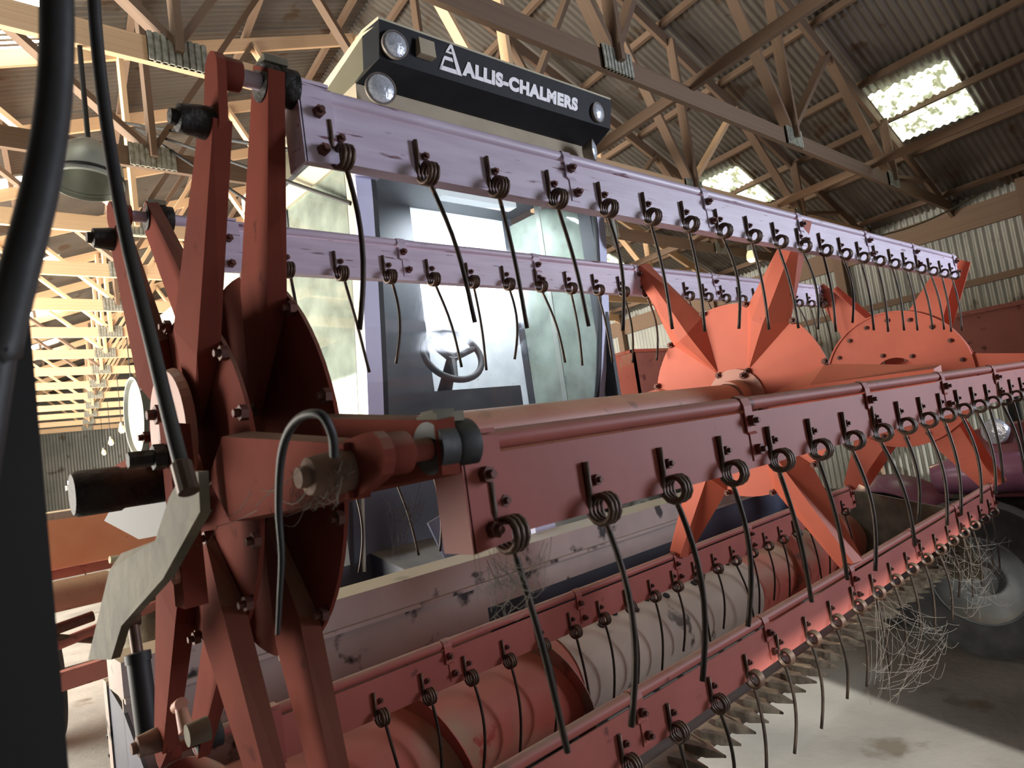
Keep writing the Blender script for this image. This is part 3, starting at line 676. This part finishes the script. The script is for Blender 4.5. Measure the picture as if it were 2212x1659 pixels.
# work lamps
def work_lamp(px, py, Y, r, aim):
    c = at_y(px, py, Y); ax = Vector(aim).normalized()
    h = MB(); h.lathe(c, ax, [(0.065, 0.0001), (0.06, r * 0.55), (0.02, r * 0.92), (0.0, r), (-0.008, r), (-0.008, r * 0.9)], 32)
    o = h.build('work_lamp', MT['chrome'], comb)
    l = MB(); l.lathe(c, ax, [(-0.002, r * 0.93), (-0.012, r * 0.8), (-0.020, r * 0.45), (-0.023, 0.0001)], 32); l.build('lens', MT['lens'], o)
work_lamp(853, 97, 2.40, 0.066, (0.15, 1, 0.1)); work_lamp(822, 192, 2.46, 0.074, (0.25, 1, 0.12))
work_lamp(1291, 243, 2.40, 0.060, (-0.1, 1, 0.1)); work_lamp(1281, 325, 2.48, 0.066, (-0.55, 1, 0.05))
b = MB(); b.box((1.90, 2.38, Z(1.87)), (1.99, 2.42, Z(1.95))); b.build('lamp_bracket', MT['beige'], comb)
# header panel over the windscreen
b = MB(); b.hull8([(1.66, 2.60, Z(1.77)), (3.34, 2.60, Z(1.77)), (3.32, 2.585, Z(1.42)), (1.63, 2.585, Z(1.42))], [(1.66, 2.72, Z(1.77)), (3.34, 2.72, Z(1.77)), (3.32, 2.70, Z(1.42)), (1.63, 2.70, Z(1.42))])
b.build('front_header_panel', MT['beige'], comb)
# bowed front pillars and windscreen (profile over height)
WP = [(1.45, 2.585, 1.640, 3.315), (1.20, 2.585, 1.632, 3.300), (0.9, 2.60, 1.620, 3.270), (0.6, 2.63, 1.612, 3.245), (0.35, 2.68, 1.618, 3.235), (0.15, 2.74, 1.632, 3.235)]
def strip(dx0, dx1, side, name, m, dy=0.0, th=0.03, parent=comb):
    s = MB()
    for a, c in zip(WP, WP[1:]):
        def q(r): x = r[2] if side < 0 else r[3]; return [(x + dx0, r[1] + dy, Z(r[0])), (x + dx1, r[1] + dy, Z(r[0])), (x + dx1, r[1] + dy + th, Z(r[0])), (x + dx0, r[1] + dy + th, Z(r[0]))]
        s.hull8(q(a), q(c))
    return s.build(name, m, parent)
pl = strip(-0.052, 0.030, -1, 'front_pillar', MT['lavender']); strip(0.030, 0.058, -1, 'gasket', MT['black'], 0.004, 0.02, pl)
pr = strip(-0.028, 0.040, 1, 'front_pillar', MT['lavender']); strip(-0.052, -0.028, 1, 'gasket', MT['black'], 0.004, 0.02, pr)
w = MB(); vs = []
for z, y, xa, xb in WP: vs += [(xa + 0.05, y + 0.012, Z(z)), (xb - 0.045, y + 0.012, Z(z))]
w.add(vs, [(2 * i, 2 * i + 1, 2 * i + 3, 2 * i + 2) for i in range(len(WP) - 1)], True); w.build('windscreen', MT['wind'], comb)
b = MB(); b.box((1.575, 2.55, Z(1.29)), (1.70, 2.60, Z(1.40))); hb = b.build('door_hinge', MT['lavender'], comb)
# left side: cream door frame bowed like the pillar, green glass
def side_strip(y0, y1, name, m, x0=-0.03, x1=0.0, parent=comb):
    s = MB()
    for a, c in zip(WP, WP[1:]):
        def q(r): return [(r[2] + x0, r[1] + y0, Z(r[0])), (r[2] + x1, r[1] + y0, Z(r[0])), (r[2] + x1, r[1] + y1, Z(r[0])), (r[2] + x0, r[1] + y1, Z(r[0]))]
        s.hull8(q(a), q(c))
    return s.build(name, m, parent)
door = side_strip(0.04, 0.13, 'cab_door', MT['cream']); side_strip(0.125, 0.15, 'door_seal', MT['black'], -0.022, 0.002, door)
side_strip(0.15, 1.02, 'door_glass', MT['side'], -0.012, -0.008, door)
side_strip(1.00, 1.09, 'rear_frame', MT['cream'], -0.03, 0.0, door); side_strip(0.985, 1.005, 'door_seal', MT['black'], -0.022, 0.002, door)
b = MB(); b.box((1.61, 2.64, Z(1.43)), (1.645, 3.70, Z(1.54))); b.build('top_frame', MT['cream'], door)
b = MB(); b.box((1.60, 2.78, Z(0.02)), (1.64, 3.80, Z(0.16))); b.build('door_sill', MT['cream'], door)
side_strip(1.09, 1.20, 'rear_pillar', MT['darkint'], -0.02, 0.03)
# right side glass, rear wall, cab floor
for nm, y0, y1, mm in (('side_frame', 2.62, 2.72, 'darkint'), ('side_frame', 3.36, 3.42, 'darkint'), ('side_frame', 3.05, 3.09, 'galv')): cpart(nm, (3.255, y0, 0.1), (3.285, y1, 1.62), mm)
rg = MB(); rg.box((3.262, 2.72, Z(0.15)), (3.268, 3.38, Z(1.5))); rg.build('side_glass', MT['side'], comb)
cpart('rear_panel', (2.43, 3.42, 0.0), (3.30, 3.45, 1.56), 'interior'); cpart('rear_shade', (1.62, 3.40, 0.0), (2.45, 3.44, 1.56), 'darkint')  # dark left half is shade on the rear wall, put in as a panel
cpart('side_console', (1.66, 3.1, 0.05), (1.80, 3.40, 0.95), 'darkint')
cpart('cab_ceiling', (1.64, 2.70, 1.56), (3.30, 3.86, 1.60), 'darkint')
cpart('cab_floor', (1.62, 2.78, -0.04), (3.30, 3.88, 0.10), 'darkint')
cpart('dash', (1.68, 2.80, 0.08), (2.62, 3.02, 0.30), 'darkint')
# steering wheel and column
sw = at_y(978, 768, 3.02); tilt = Vector((-0.15, -0.86, 0.5)).normalized(); a_ = tilt.orthogonal().normalized(); b_ = tilt.cross(a_)
b = MB(); b.tube([sw + (a_ * math.cos(t) + b_ * math.sin(t)) * 0.175 for t in [2 * PI * k / 36 for k in range(37)]], 0.019, 12, False); whl = b.build('steering_wheel', MT['darkint'], comb)
b = MB()
for t in (0.4, 2.5, 4.6): b.tube([sw - tilt * 0.02, sw + (a_ * math.cos(t) + b_ * math.sin(t)) * 0.17], [0.028, 0.016], 8)
b.build('wheel_spoke', MT['darkint'], whl)
b = MB(); b.tube([sw, sw - tilt * 0.28 + Vector((0, 0, -0.14))], [0.03, 0.05], 14); b.build('steering_column', MT['darkint'], whl)
b = MB(); b.hull8([(2.25, 3.1, Z(0.1)), (2.80, 3.1, Z(0.1)), (2.80, 3.4, Z(0.1)), (2.25, 3.4, Z(0.1))], [(2.29, 3.14, Z(0.30)), (2.76, 3.14, Z(0.30)), (2.76, 3.38, Z(0.30)), (2.29, 3.38, Z(0.30))]); b.build('seat', MT['darkint'], comb)
b = MB(); b.box((2.45, 3.05, Z(1.50)), (3.05, 3.13, Z(1.56))); b.build('cab_fill_panel', MT['cabfill'], comb)  # added glowing panel, whitens the cab wall behind the steering wheel
dl = area('cab_fill_light', (2.75, 3.09, Z(1.47)), (2.85, 3.40, Z(0.75)), 0.55, 0.06, 48, (0.92, 0.96, 1.0))  # added lamp that goes with the glowing panel
# lower front, feeder house, body, wheels
cpart('cab_base', (1.58, 2.80, -0.42), (3.30, 3.9, -0.02), 'navy')
cpart('platform_skirt', (1.22, 2.64, -0.80), (2.40, 2.68, -0.06), 'navy'); cpart('skirt_panel', (1.24, 2.625, -0.42), (1.345, 2.64, -0.12), 'galv')
b = MB(); b.tube([at_y(783, 1075, 2.60), at_y(787, 1235, 2.60)], 0.008, 8); b.build('hand_rail', MT['galv'], comb)
cpart('front_sill', (1.60, 2.72, -0.02), (3.27, 2.82, 0.14), 'navy')
b = MB(); b.hull8([(FX0, 1.89, Z(-0.98)), (FX1, 1.89, Z(-0.98)), (FX1, 1.89, Z(-0.56)), (FX0, 1.89, Z(-0.56))], [(FX0, 3.3, Z(-0.85)), (FX1, 3.3, Z(-0.85)), (FX1, 3.3, Z(-0.25)), (FX0, 3.3, Z(-0.25))])
b.build('feeder_house', MT['navy'], comb)
cpart('feeder_strap', (1.93, 2.10, -0.45), (2.05, 2.13, -0.16), 'lavender'); b = MB(); b.prism([at_y(925, 1130, 2.12), at_y(1000, 1085, 2.12), at_y(1010, 1190, 2.12), at_y(970, 1225, 2.12)], (0, 0.01, 0)); b.build('feeder_bracket', MT['bluegrey'], comb)
cpart('grain_tank', (1.75, 4.15, -0.35), (3.35, 6.6, 1.55), 'galv'); cpart('engine_hood', (1.85, 6.6, -0.5), (3.25, 8.4, 0.9), 'orange')
cpart('chassis', (1.7, 3.0, -0.95), (3.3, 8.2, -0.42), 'navy')
def wheel(parent, c, r, w, m_rim, n=40):
    t = MB(); t.lathe(c, (1, 0, 0), [(-w / 2, r * 0.56), (-w / 2, r * 0.86), (-w * 0.38, r * 0.97), (0, r), (w * 0.38, r * 0.97), (w / 2, r * 0.86), (w / 2, r * 0.56)], n, True, True); o = t.build('wheel', MT['tyre'], parent)
    q = MB(); q.lathe(c, (1, 0, 0), [(-w * 0.46, r * 0.57), (-w * 0.5, r * 0.53), (-w * 0.36, r * 0.49), (-w * 0.16, r * 0.30), (-w * 0.16, 0.0001)], n); q.lathe(c, (1, 0, 0), [(w * 0.4, r * 0.56), (w * 0.4, 0.0001)], n); q.build('rim', MT[m_rim], o)
    q = MB(); q.lathe(c, (1, 0, 0), [(-w * 0.16, r * 0.22), (-w * 0.42, r * 0.20), (-w * 0.52, r * 0.13), (-w * 0.54, 0.0001)], 24); q.build('hub', MT[m_rim], o)
    return o
wheel(comb, (1.86, 3.75, 0.72), 0.72, 0.46, 'rim'); wheel(comb, (3.14, 3.75, 0.72), 0.72, 0.46, 'rim')
wheel(comb, (1.95, 7.6, 0.45), 0.45, 0.28, 'rim'); wheel(comb, (3.05, 7.6, 0.45), 0.45, 0.28, 'rim')
cpart('axle', (1.7, 3.66, -0.92), (3.3, 3.84, -0.74), 'navy'); cpart('axle', (1.9, 7.52, -1.18), (3.1, 7.68, -1.02), 'navy')
# silver drum on a bracket beside the tank, mirror rods, mirror, aerial
b = MB(); b.lathe((1.02, 4.5, Z(0.46)), (1, 0, 0), [(0.02, 0.0001), (0.02, 0.215), (0.0, 0.225), (0.0, 0.24), (0.03, 0.24), (0.04, 0.225), (0.60, 0.225), (0.60, 0.0001)], 40); dr = b.build('air_drum', MT['drumgrey'], comb)
b = MB(); b.box((1.15, 4.42, Z(0.17)), (1.80, 4.58, Z(0.235))); b.build('drum_bracket', MT['black'], comb)
b = MB(); b.tube([at_x(258, 264, 1.45), at_x(640, 326, 1.62)], 0.012, 8); b.build('mirror_rod', MT['black'], comb)
b = MB(); b.tube([at_x(296, 278, 1.45), at_x(758, 440, 1.60)], 0.010, 8); b.build('mirror_rod', MT['black'], comb)
b = MB(); b.tube([at_x(300, 280, 1.45), at_x(532, 432, 1.60)], 0.010, 8); b.build('mirror_rod', MT['black'], comb)
mr = at_y(1322, 500, 2.55); b = MB(); b.lathe(mr, (0.5, -1, 0), [(-0.01, 0.0001), (0, 0.055), (0.02, 0.05), (0.03, 0.0001)], 24)
for v_ in b.v: v_.z = mr.z + (v_.z - mr.z) * 2.0
mo = b.build('side_mirror', MT['galv'], comb)
b = MB(); b.tube([mr + Vector((0.02, 0.02, 0.08)), Vector((3.30, 2.62, Z(1.40)))], 0.008, 8); b.build('mirror_arm', MT['black'], mo)
b = MB(); b.tube([Vector((2.35, 2.75, roof_z(2.75) - 0.02)), Vector((2.62, 2.95, roof_z(2.75) + 0.32))], 0.014, 8); b.build('aerial', MT['white'], comb)

# ================================================================== hoses and post close to the camera
hose = thing('hydraulic_hose', 'black rubber hydraulic hose looping up out of frame at far left', 'hose', (0.15, 0.6, CH))
far = [at_x(402, 1040, 0.20), at_x(378, 950, 0.20), at_x(332, 760, 0.20), at_x(268, 490, 0.20), at_x(228, 250, 0.20), at_x(204, 20, 0.20)]
near = [at_y(122, -20, 0.45), at_y(118, 200, 0.45), at_y(88, 400, 0.44), at_y(38, 600, 0.43), at_y(0, 760, 0.42), at_y(-40, 950, 0.42), Vector((-0.06, 0.40, CH - 0.45)), Vector((-0.10, 0.40, 0.5)), Vector((-0.12, 0.44, 0.012))]
loop = [Vector((0.205, 0.86, CH + 0.72)), Vector((0.165, 0.72, CH + 0.80)), Vector((0.11, 0.53, CH + 0.62)), Vector((0.088, 0.46, CH + 0.42))]
path = smooth_path(far + loop + near, 8)
b = MB(); b.tube(path, [0.0075 if k < len(path) * 0.40 else 0.0095 for k in range(len(path))], 14); b.build('hose_body', MT['rubber'], hose)
b = MB(); b.lathe(far[0], (far[1] - far[0]), [(-0.012, 0.0001), (-0.012, 0.010), (0.02, 0.010), (0.022, 0.008)], 12, False); b.build('hose_fitting', MT['coil'], hose)
post = thing('steel_post', 'dark steel post at the lower left edge, very close to the camera', 'post', (0.03, 0.56, 0))
pr_ = at_y(94, 1250, 0.56)
b = MB(); b.box((pr_.x - 0.085, 0.52, 0.0), (pr_.x, 0.60, CH + 0.16)); b.build('upright', MT['black'], post)
b = MB(); b.box((pr_.x - 0.13, 0.47, 0.0), (pr_.x + 0.04, 0.65, 0.012)); b.build('foot_plate', MT['black'], post)

# cable looped over the near crank
cab = thing('control_cable', 'thin dusty cable looped over the near front crank with its end hanging down', 'cable', tuple(at_x(605, 1370, 0.25)))
b = MB(); b.tube(smooth_path([at_x(722, 985, 0.262), at_x(718, 940, 0.258), at_x(700, 902, 0.252), at_x(676, 893, 0.248), at_x(645, 905, 0.245), at_x(620, 940, 0.243), at_x(606, 1000, 0.243), at_x(602, 1100, 0.245), at_x(608, 1200, 0.247), at_x(604, 1290, 0.248), at_x(600, 1370, 0.248)], 6), [0.0038] * 34 + [0.0038 - 0.0018 * k / 27 for k in range(27)], 10); b.build('cable', MT['rubber'], cab)

# ================================================================== orange machine at the back left
om = thing('orange_implement', 'orange farm implement with dusty flat deck standing behind the reel at left', 'implement', (0.9, 5.4, 0))
def opart(name, lo, hi, m):
    b = MB(); b.box(lo, hi); return b.build(name, MT[m], om)
opart('deck', (-0.4, 4.75, CH - 0.10), (1.55, 6.3, CH - 0.04), 'headgrey')
b = MB(); b.hull8([(-0.4, 4.72, CH - 0.36), (1.5, 4.72, CH - 0.36), (1.5, 4.72, CH - 0.10), (-0.4, 4.72, CH - 0.06)], [(-0.4, 4.75, CH - 0.36), (1.5, 4.75, CH - 0.36), (1.5, 4.75, CH - 0.10), (-0.4, 4.75, CH - 0.06)]); b.build('side_panel', MT['litorange'], om)
opart('lower_rail', (-0.4, 4.74, CH - 0.42), (1.5, 4.82, CH - 0.365), 'wagonred')
b = MB(); b.lathe((-0.3, 4.6, CH - 0.50), (1, 0, 0), [(0, 0.0001), (0, 0.085), (1.12, 0.085), (1.15, 0.075), (1.16, 0.0001)], 28); b.build('roller', MT['tube'], om)
b = MB(); b.beam((-0.3, 4.7, CH - 1.0), (1.1, 4.5, CH - 0.92), 0.07, 0.10); b.build('draw_bar', MT['wagonred'], om)
b = MB(); b.lathe((1.05, 4.9, CH - 0.62), (0, 0, 1), [(-0.3, 0.0001), (-0.3, 0.17), (0.16, 0.18), (0.2, 0.12), (0.2, 0.0001)], 24); b.build('gearbox', MT['olive'], om)
for (p, q, r, m) in (((0.85, 4.62, CH - 0.36), (1.45, 4.7, CH - 0.40), 0.022, 'cream'), ((0.5, 4.66, CH - 0.78), (1.3, 4.7, CH - 0.66), 0.03, 'wagonred'), ((0.3, 4.62, CH - 0.62), (0.9, 4.7, CH - 0.86), 0.02, 'coil'), ((0.2, 4.6, CH - 0.72), (0.75, 4.66, CH - 0.66), 0.03, 'bolt'), ((1.12, 4.66, CH - 0.46), (1.18, 4.7, CH - 0.9), 0.018, 'black'), ((0.9, 4.62, CH - 0.5), (1.2, 4.66, CH - 0.56), 0.03, 'cream')):
    b = MB(); b.tube([p, q], r, 10); b.build('linkage_rod', MT[m], om)
for x in (-0.2, 1.35): opart('leg', (x, 5.0, 0.0), (x + 0.08, 5.1, CH - 0.10), 'black')
for x in (-0.2, 1.35): opart('leg', (x, 6.1, 0.0), (x + 0.08, 6.2, CH - 0.10), 'black')
wheel(om, (0.55, 5.6, 0.42), 0.42, 0.24, 'rim'); opart('wheel_axle', (-0.15, 5.56, 0.38), (1.4, 5.64, 0.46), 'black')

# ================================================================== maroon tractor beyond the far end of the header
tr = thing('maroon_tractor', 'old maroon tractor with a purple fender beyond the far end of the reel', 'tractor', (4.7, 0.6, 0))
wheel(tr, (4.36, 1.18, 0.43), 0.43, 0.2, 'rim')
wheel(tr, (5.70, 1.18, 0.43), 0.43, 0.2, 'rim'); wheel(tr, (4.52, -0.75, 0.62), 0.62, 0.30, 'rim'); wheel(tr, (5.58, -0.75, 0.62), 0.62, 0.30, 'rim')
def arch(cx, cy, cz, r, w, a0, a1, m, name):
    s = MB(); n = 18; vs = []
    for i in range(n + 1):
        a = a0 + (a1 - a0) * i / n
        for rr, xx in ((r, -w / 2), (r + 0.05, -w * 0.25), (r + 0.06, w * 0.25), (r + 0.03, w / 2), (r + 0.02, w / 2), (r + 0.05, 0), (r - 0.01, -w / 2)):
            vs.append((cx + xx, cy + rr * math.cos(a), cz + rr * math.sin(a)))
    k = 7; fs = [(k * i + j, k * i + (j + 1) % k, k * i + k + (j + 1) % k, k * i + k + j) for i in range(n) for j in range(k)]
    s.add(vs, fs, True); return s.build(name, MT[m], tr)
arch(4.75, 1.75, CH - 1.08, 0.43, 0.42, math.radians(35), math.radians(165), 'purple', 'fender')
wheel(tr, (4.78, 1.75, 0.46), 0.46, 0.24, 'rim')
b = MB(); hv = []
for y, hw, zt in ((1.32, 0.20, -0.42), (1.25, 0.27, -0.36), (0.6, 0.30, -0.30), (-0.8, 0.30, -0.26)):
    ring = [(5.05 - hw, y, CH - 0.75), (5.05 - hw, y, CH + zt - 0.10), (5.05 - hw * 0.6, y, CH + zt), (5.05 + hw * 0.6, y, CH + zt), (5.05 + hw, y, CH + zt - 0.1), (5.05 + hw, y, CH - 0.75)]
    hv += ring
b.add(hv, [(5, 4, 3, 2, 1, 0)] + [(6 * i + j, 6 * i + (j + 1) % 6, 6 * i + 6 + (j + 1) % 6, 6 * i + 6 + j) for i in range(3) for j in range(6)] + [(18, 19, 20, 21, 22, 23)]); b.build('hood', MT['maroon'], tr)
b = MB(); b.tube([(4.70, 1.42, CH - 0.62), (4.70, 1.30, CH - 0.60), (4.70, -0.6, CH - 0.58)], [0.09, 0.115, 0.115], 24); b.build('fuel_pipe', MT['purple'], tr)
lp = at_x(2150, 932, 4.72); b = MB(); b.lathe(lp, (-1, 0.3, 0), [(-0.1, 0.03), (0, 0.075), (0.02, 0.07), (0.035, 0.0001)], 24); ho = b.build('headlamp', MT['lens'], tr)
b = MB(); b.box((4.55, 0.9, CH - 0.95), (5.3, 1.3, CH - 0.75)); b.build('front_frame', MT['black'], tr)
b = MB(); b.box((4.3, 1.13, 0.38), (5.75, 1.23, 0.48)); b.box((4.98, 1.12, 0.48), (5.12, 1.24, CH - 0.98)); b.build('front_axle', MT['black'], tr)
b = MB(); b.box((4.75, -0.8, CH - 1.0), (5.3, 1.8, CH - 0.75)); b.build('chassis', MT['black'], tr)
b = MB(); b.box((4.5, -0.82, 0.55), (5.6, -0.68, 0.69)); b.build('rear_axle', MT['black'], tr)

# ================================================================== red grain boxes at the right wall
def grain_box(label, x0, x1, y0, y1, z0, z1, m, m2, name='grain_wagon'):
    t = thing(name, label, 'wagon', ((x0 + x1) / 2, (y0 + y1) / 2, 0)); th = 0.03
    for lo, hi, mm in (((x0, y0, z0), (x0 + th, y1, z1), m2), ((x1 - th, y0, z0), (x1, y1, z1), m), ((x0, y0, z0), (x1, y0 + th, z1), m), ((x0, y1 - th, z0), (x1, y1, z1), m)):
        b = MB(); b.box(lo, hi); b.build('side_board', MT[mm], t)
    b = MB(); b.box((x0, y0, z0 - 0.03), (x1, y1, z0)); b.build('box_floor', MT[m], t)
    b = MB(); b.box((x0 - 0.02, y0 - 0.02, z1 - 0.03), (x1 + 0.02, y0 + 0.04, z1 + 0.01)); b.box((x0 - 0.02, y0, z1 - 0.03), (x0 + 0.04, y1 + 0.02, z1 + 0.01)); b.build('top_rim', MT[m2], t)
    b = MB(); b.box((x0 + 0.1, y0 + 0.05, z0 - 0.2), (x1 - 0.1, y1 - 0.05, z0 - 0.03)); b.build('frame', MT['black'], t)
    for xx in (x0 + 0.25, x1 - 0.25):
        for yy in (y0 + 0.4, y1 - 0.4): wheel(t, (xx, yy, 0.38), 0.38, 0.2, 'rim', 24)
        b = MB(); b.box((xx - 0.04, y0 + 0.36, 0.34), (xx + 0.04, y0 + 0.44, z0 - 0.15)); b.build('strut', MT['black'], t)
        b = MB(); b.box((xx - 0.04, y1 - 0.44, 0.34), (xx + 0.04, y1 - 0.36, z0 - 0.15)); b.build('strut', MT['black'], t)
    return t
grain_box('brick red grain wagon box showing just right of the cab', 6.9, 8.6, 5.2, 7.0, CH + 0.1, CH + 0.90, 'wagonred', 'pinkred')
w2 = grain_box('larger brick red wagon box by the tin wall at far right', 7.6, 9.4, -1.2, 2.0, CH + 0.02, CH + 0.58, 'wagonred', 'wagonred')
b = MB(); b.beam(at_x(2108, 788, 7.4), at_x(2300, 762, 7.4), 0.06, 0.10); b.build('red_rail', MT['pinkred'], w2)

# ================================================================== lights and wires of the shed
def jar_lamp(p, ztop, label):
    t = thing('jar_lamp', label, 'lamp', tuple(p), 'hanging jar lamps'); x, y, z = p
    b = MB(); b.lathe(p, (0, 0, 1), [(-0.10, 0.0001), (-0.095, 0.03), (-0.06, 0.055), (-0.01, 0.05), (0.03, 0.034), (0.04, 0.03)], 20); b.build('glass_jar', MT['bulb'], t)
    b = MB(); b.lathe(p, (0, 0, 1), [(0.03, 0.036), (0.07, 0.036), (0.10, 0.02), (0.10, 0.0001)], 16); b.build('lamp_cap', MT['galv'], t)
    b = MB(); b.tube([(x, y, z + 0.09), (x, y, ztop)], 0.006, 6); b.build('flex', MT['black'], t)
    l = bpy.data.lights.new('jar_light', 'POINT'); l.energy = 28; l.color = (1.0, 0.70, 0.42); l.shadow_soft_size = 0.06
    o = bpy.data.objects.new('jar_light', l); COL.objects.link(o); o.location = (x, y, z - 0.16)
for k, (px, py) in enumerate(((310, 800), (270, 880), (247, 925), (232, 953), (221, 975))):
    w = ray(px, py); w = w * (1.28 / w[2]); ty = min(TY, key=lambda q: abs(q - w.y)); jar_lamp((w.x + 0.0, ty, CH + 1.28 * ty / w.y), TIE - 0.07, 'glass jar lamp hanging at left, %s from the front of the row' % ORD[k])
w = ray(1622, 548); w = w * (3.6 / w[1]); jar_lamp((w.x, 3.6, w.z + CH), TIE - 0.07, 'glass jar lamp hanging right of the cab, seen past the top bat')
c = at_y(190, 352, 3.6); dm = thing('barn_lamp', 'grey galvanised conical barn lamp shade hanging at upper left', 'lamp', tuple(c))
ax_ = (0.12, 0.1, 1)
b = MB(); b.lathe(c, ax_, [(-0.125, 0.148), (-0.12, 0.158), (-0.09, 0.158), (-0.02, 0.150), (0.06, 0.112), (0.105, 0.06), (0.12, 0.0001)], 36); sh = b.build('shade', MT['galv'], dm)
b = MB(); b.lathe(c, ax_, [(-0.105, 0.156), (-0.100, 0.163), (-0.090, 0.163), (-0.085, 0.156)], 36); b.build('shade_band', MT['black'], dm)
b = MB(); b.tube([c + Vector((0.012, 0.01, 0.10)), Vector((c.x + 0.012, 3.6, TIE - 0.06))], 0.012, 8); b.build('stem', MT['black'], dm)
fx = thing('strip_light', 'small fluorescent strip light low on the far end wall', 'lamp', tuple(at_y(200, 1045, 12.2)))
c = at_y(200, 1045, 12.2); b = MB(); b.box((c.x - 0.35, c.y - 0.05, c.z - 0.05), (c.x + 0.35, c.y + 0.05, c.z + 0.02)); b.build('housing', MT['galv'], fx)
b = MB(); b.tube([(c.x - 0.33, c.y - 0.06, c.z + 0.06), (c.x + 0.33, c.y - 0.06, c.z + 0.06)], 0.03, 10); b.build('tube', MT['tubelight'], fx)
for xx in (-0.2, 0.2):
    b = MB(); b.box((c.x + xx - 0.01, c.y - 0.01, 0.0), (c.x + xx + 0.01, c.y + 0.01, c.z - 0.05)); b.build('stand_leg', MT['black'], fx)
# slack wire across the right bays
b = MB(); A, B_ = at_y(1560, 500, 3.6), Vector((XC(2.0) + HALF - 0.1, 2.0, CH + 2.35))
b.tube([A.lerp(B_, t) - Vector((0, 0, 0.35 * math.sin(PI * t))) for t in [k / 24 for k in range(25)]], 0.012, 6)
tag(b.build('slack_wire', MT['olive']), 'thin slack wire swagged below the trusses at upper right', 'wire')

# ================================================================== cobwebs
def cobweb(label, anchors, n, seed, r=0.0007, sag=0.02, jit=0.008):
    rnd = random.Random(seed); w = MB()
    for k in range(n):
        a, c = rnd.sample(anchors, 2); j = lambda: Vector((rnd.gauss(0, jit), rnd.gauss(0, jit), rnd.gauss(0, jit)))
        p, q = a + j(), c + j(); q = p.lerp(q, rnd.uniform(0.25, 0.9)); s_ = rnd.uniform(0, sag)
        w.tube([p.lerp(q, t / 5) - Vector((0, 0, s_ * math.sin(PI * t / 5))) for t in range(6)], r, 4, False)
    return tag(w.build('cobweb', MT['web']), label, 'cobweb', kind='stuff')
cobweb('dusty cobweb round the first coil of the front bat', [at_x(*p, 0.46) for p in ((1055, 1195), (1175, 1190), (1090, 1240), (1060, 1230), (1110, 1300), (1170, 1240), (1068, 1330), (1150, 1270))], 60, 1, 0.0003)
cobweb('dusty cobweb hanging below the near front crank', [at_x(*p, 0.30) for p in ((640, 1085), (690, 1010), (720, 1050), (660, 1060), (610, 1110), (700, 1075), (740, 1000), (640, 1030))], 60, 2, 0.00028)
cobweb('tangle of cobweb with hanging threads left of the front bat', [at_x(*p, 0.55) for p in ((840, 1075), (900, 1070), (865, 1110), (850, 1095), (905, 1105), (862, 1160), (858, 1190))], 40, 3, 0.0003)
cobweb('pale cobweb stretched between the far lower tines over the floor', [at_y(*p, 0.86) for p in ((1895, 1290), (1960, 1330), (1890, 1465), (1912, 1500), (2005, 1420), (2045, 1375), (1965, 1450), (1900, 1380), (2010, 1350))], 90, 4, 0.00042, 0.05, 0.028)
cobweb('pale cobweb over the tines in front of the tractor wheel', [at_y(*p, 0.86) for p in ((2040, 1200), (2085, 1160), (2110, 1230), (2150, 1180), (2080, 1320), (2140, 1290), (2160, 1230), (2095, 1275))], 80, 5, 0.00042, 0.05, 0.028)
cobweb('single cobweb thread slung from the reel arm to the near crank', [at_x(430, 1165, 0.24), at_x(640, 1040, 0.26), at_x(560, 1085, 0.25)], 7, 6, 0.0004, 0.01)
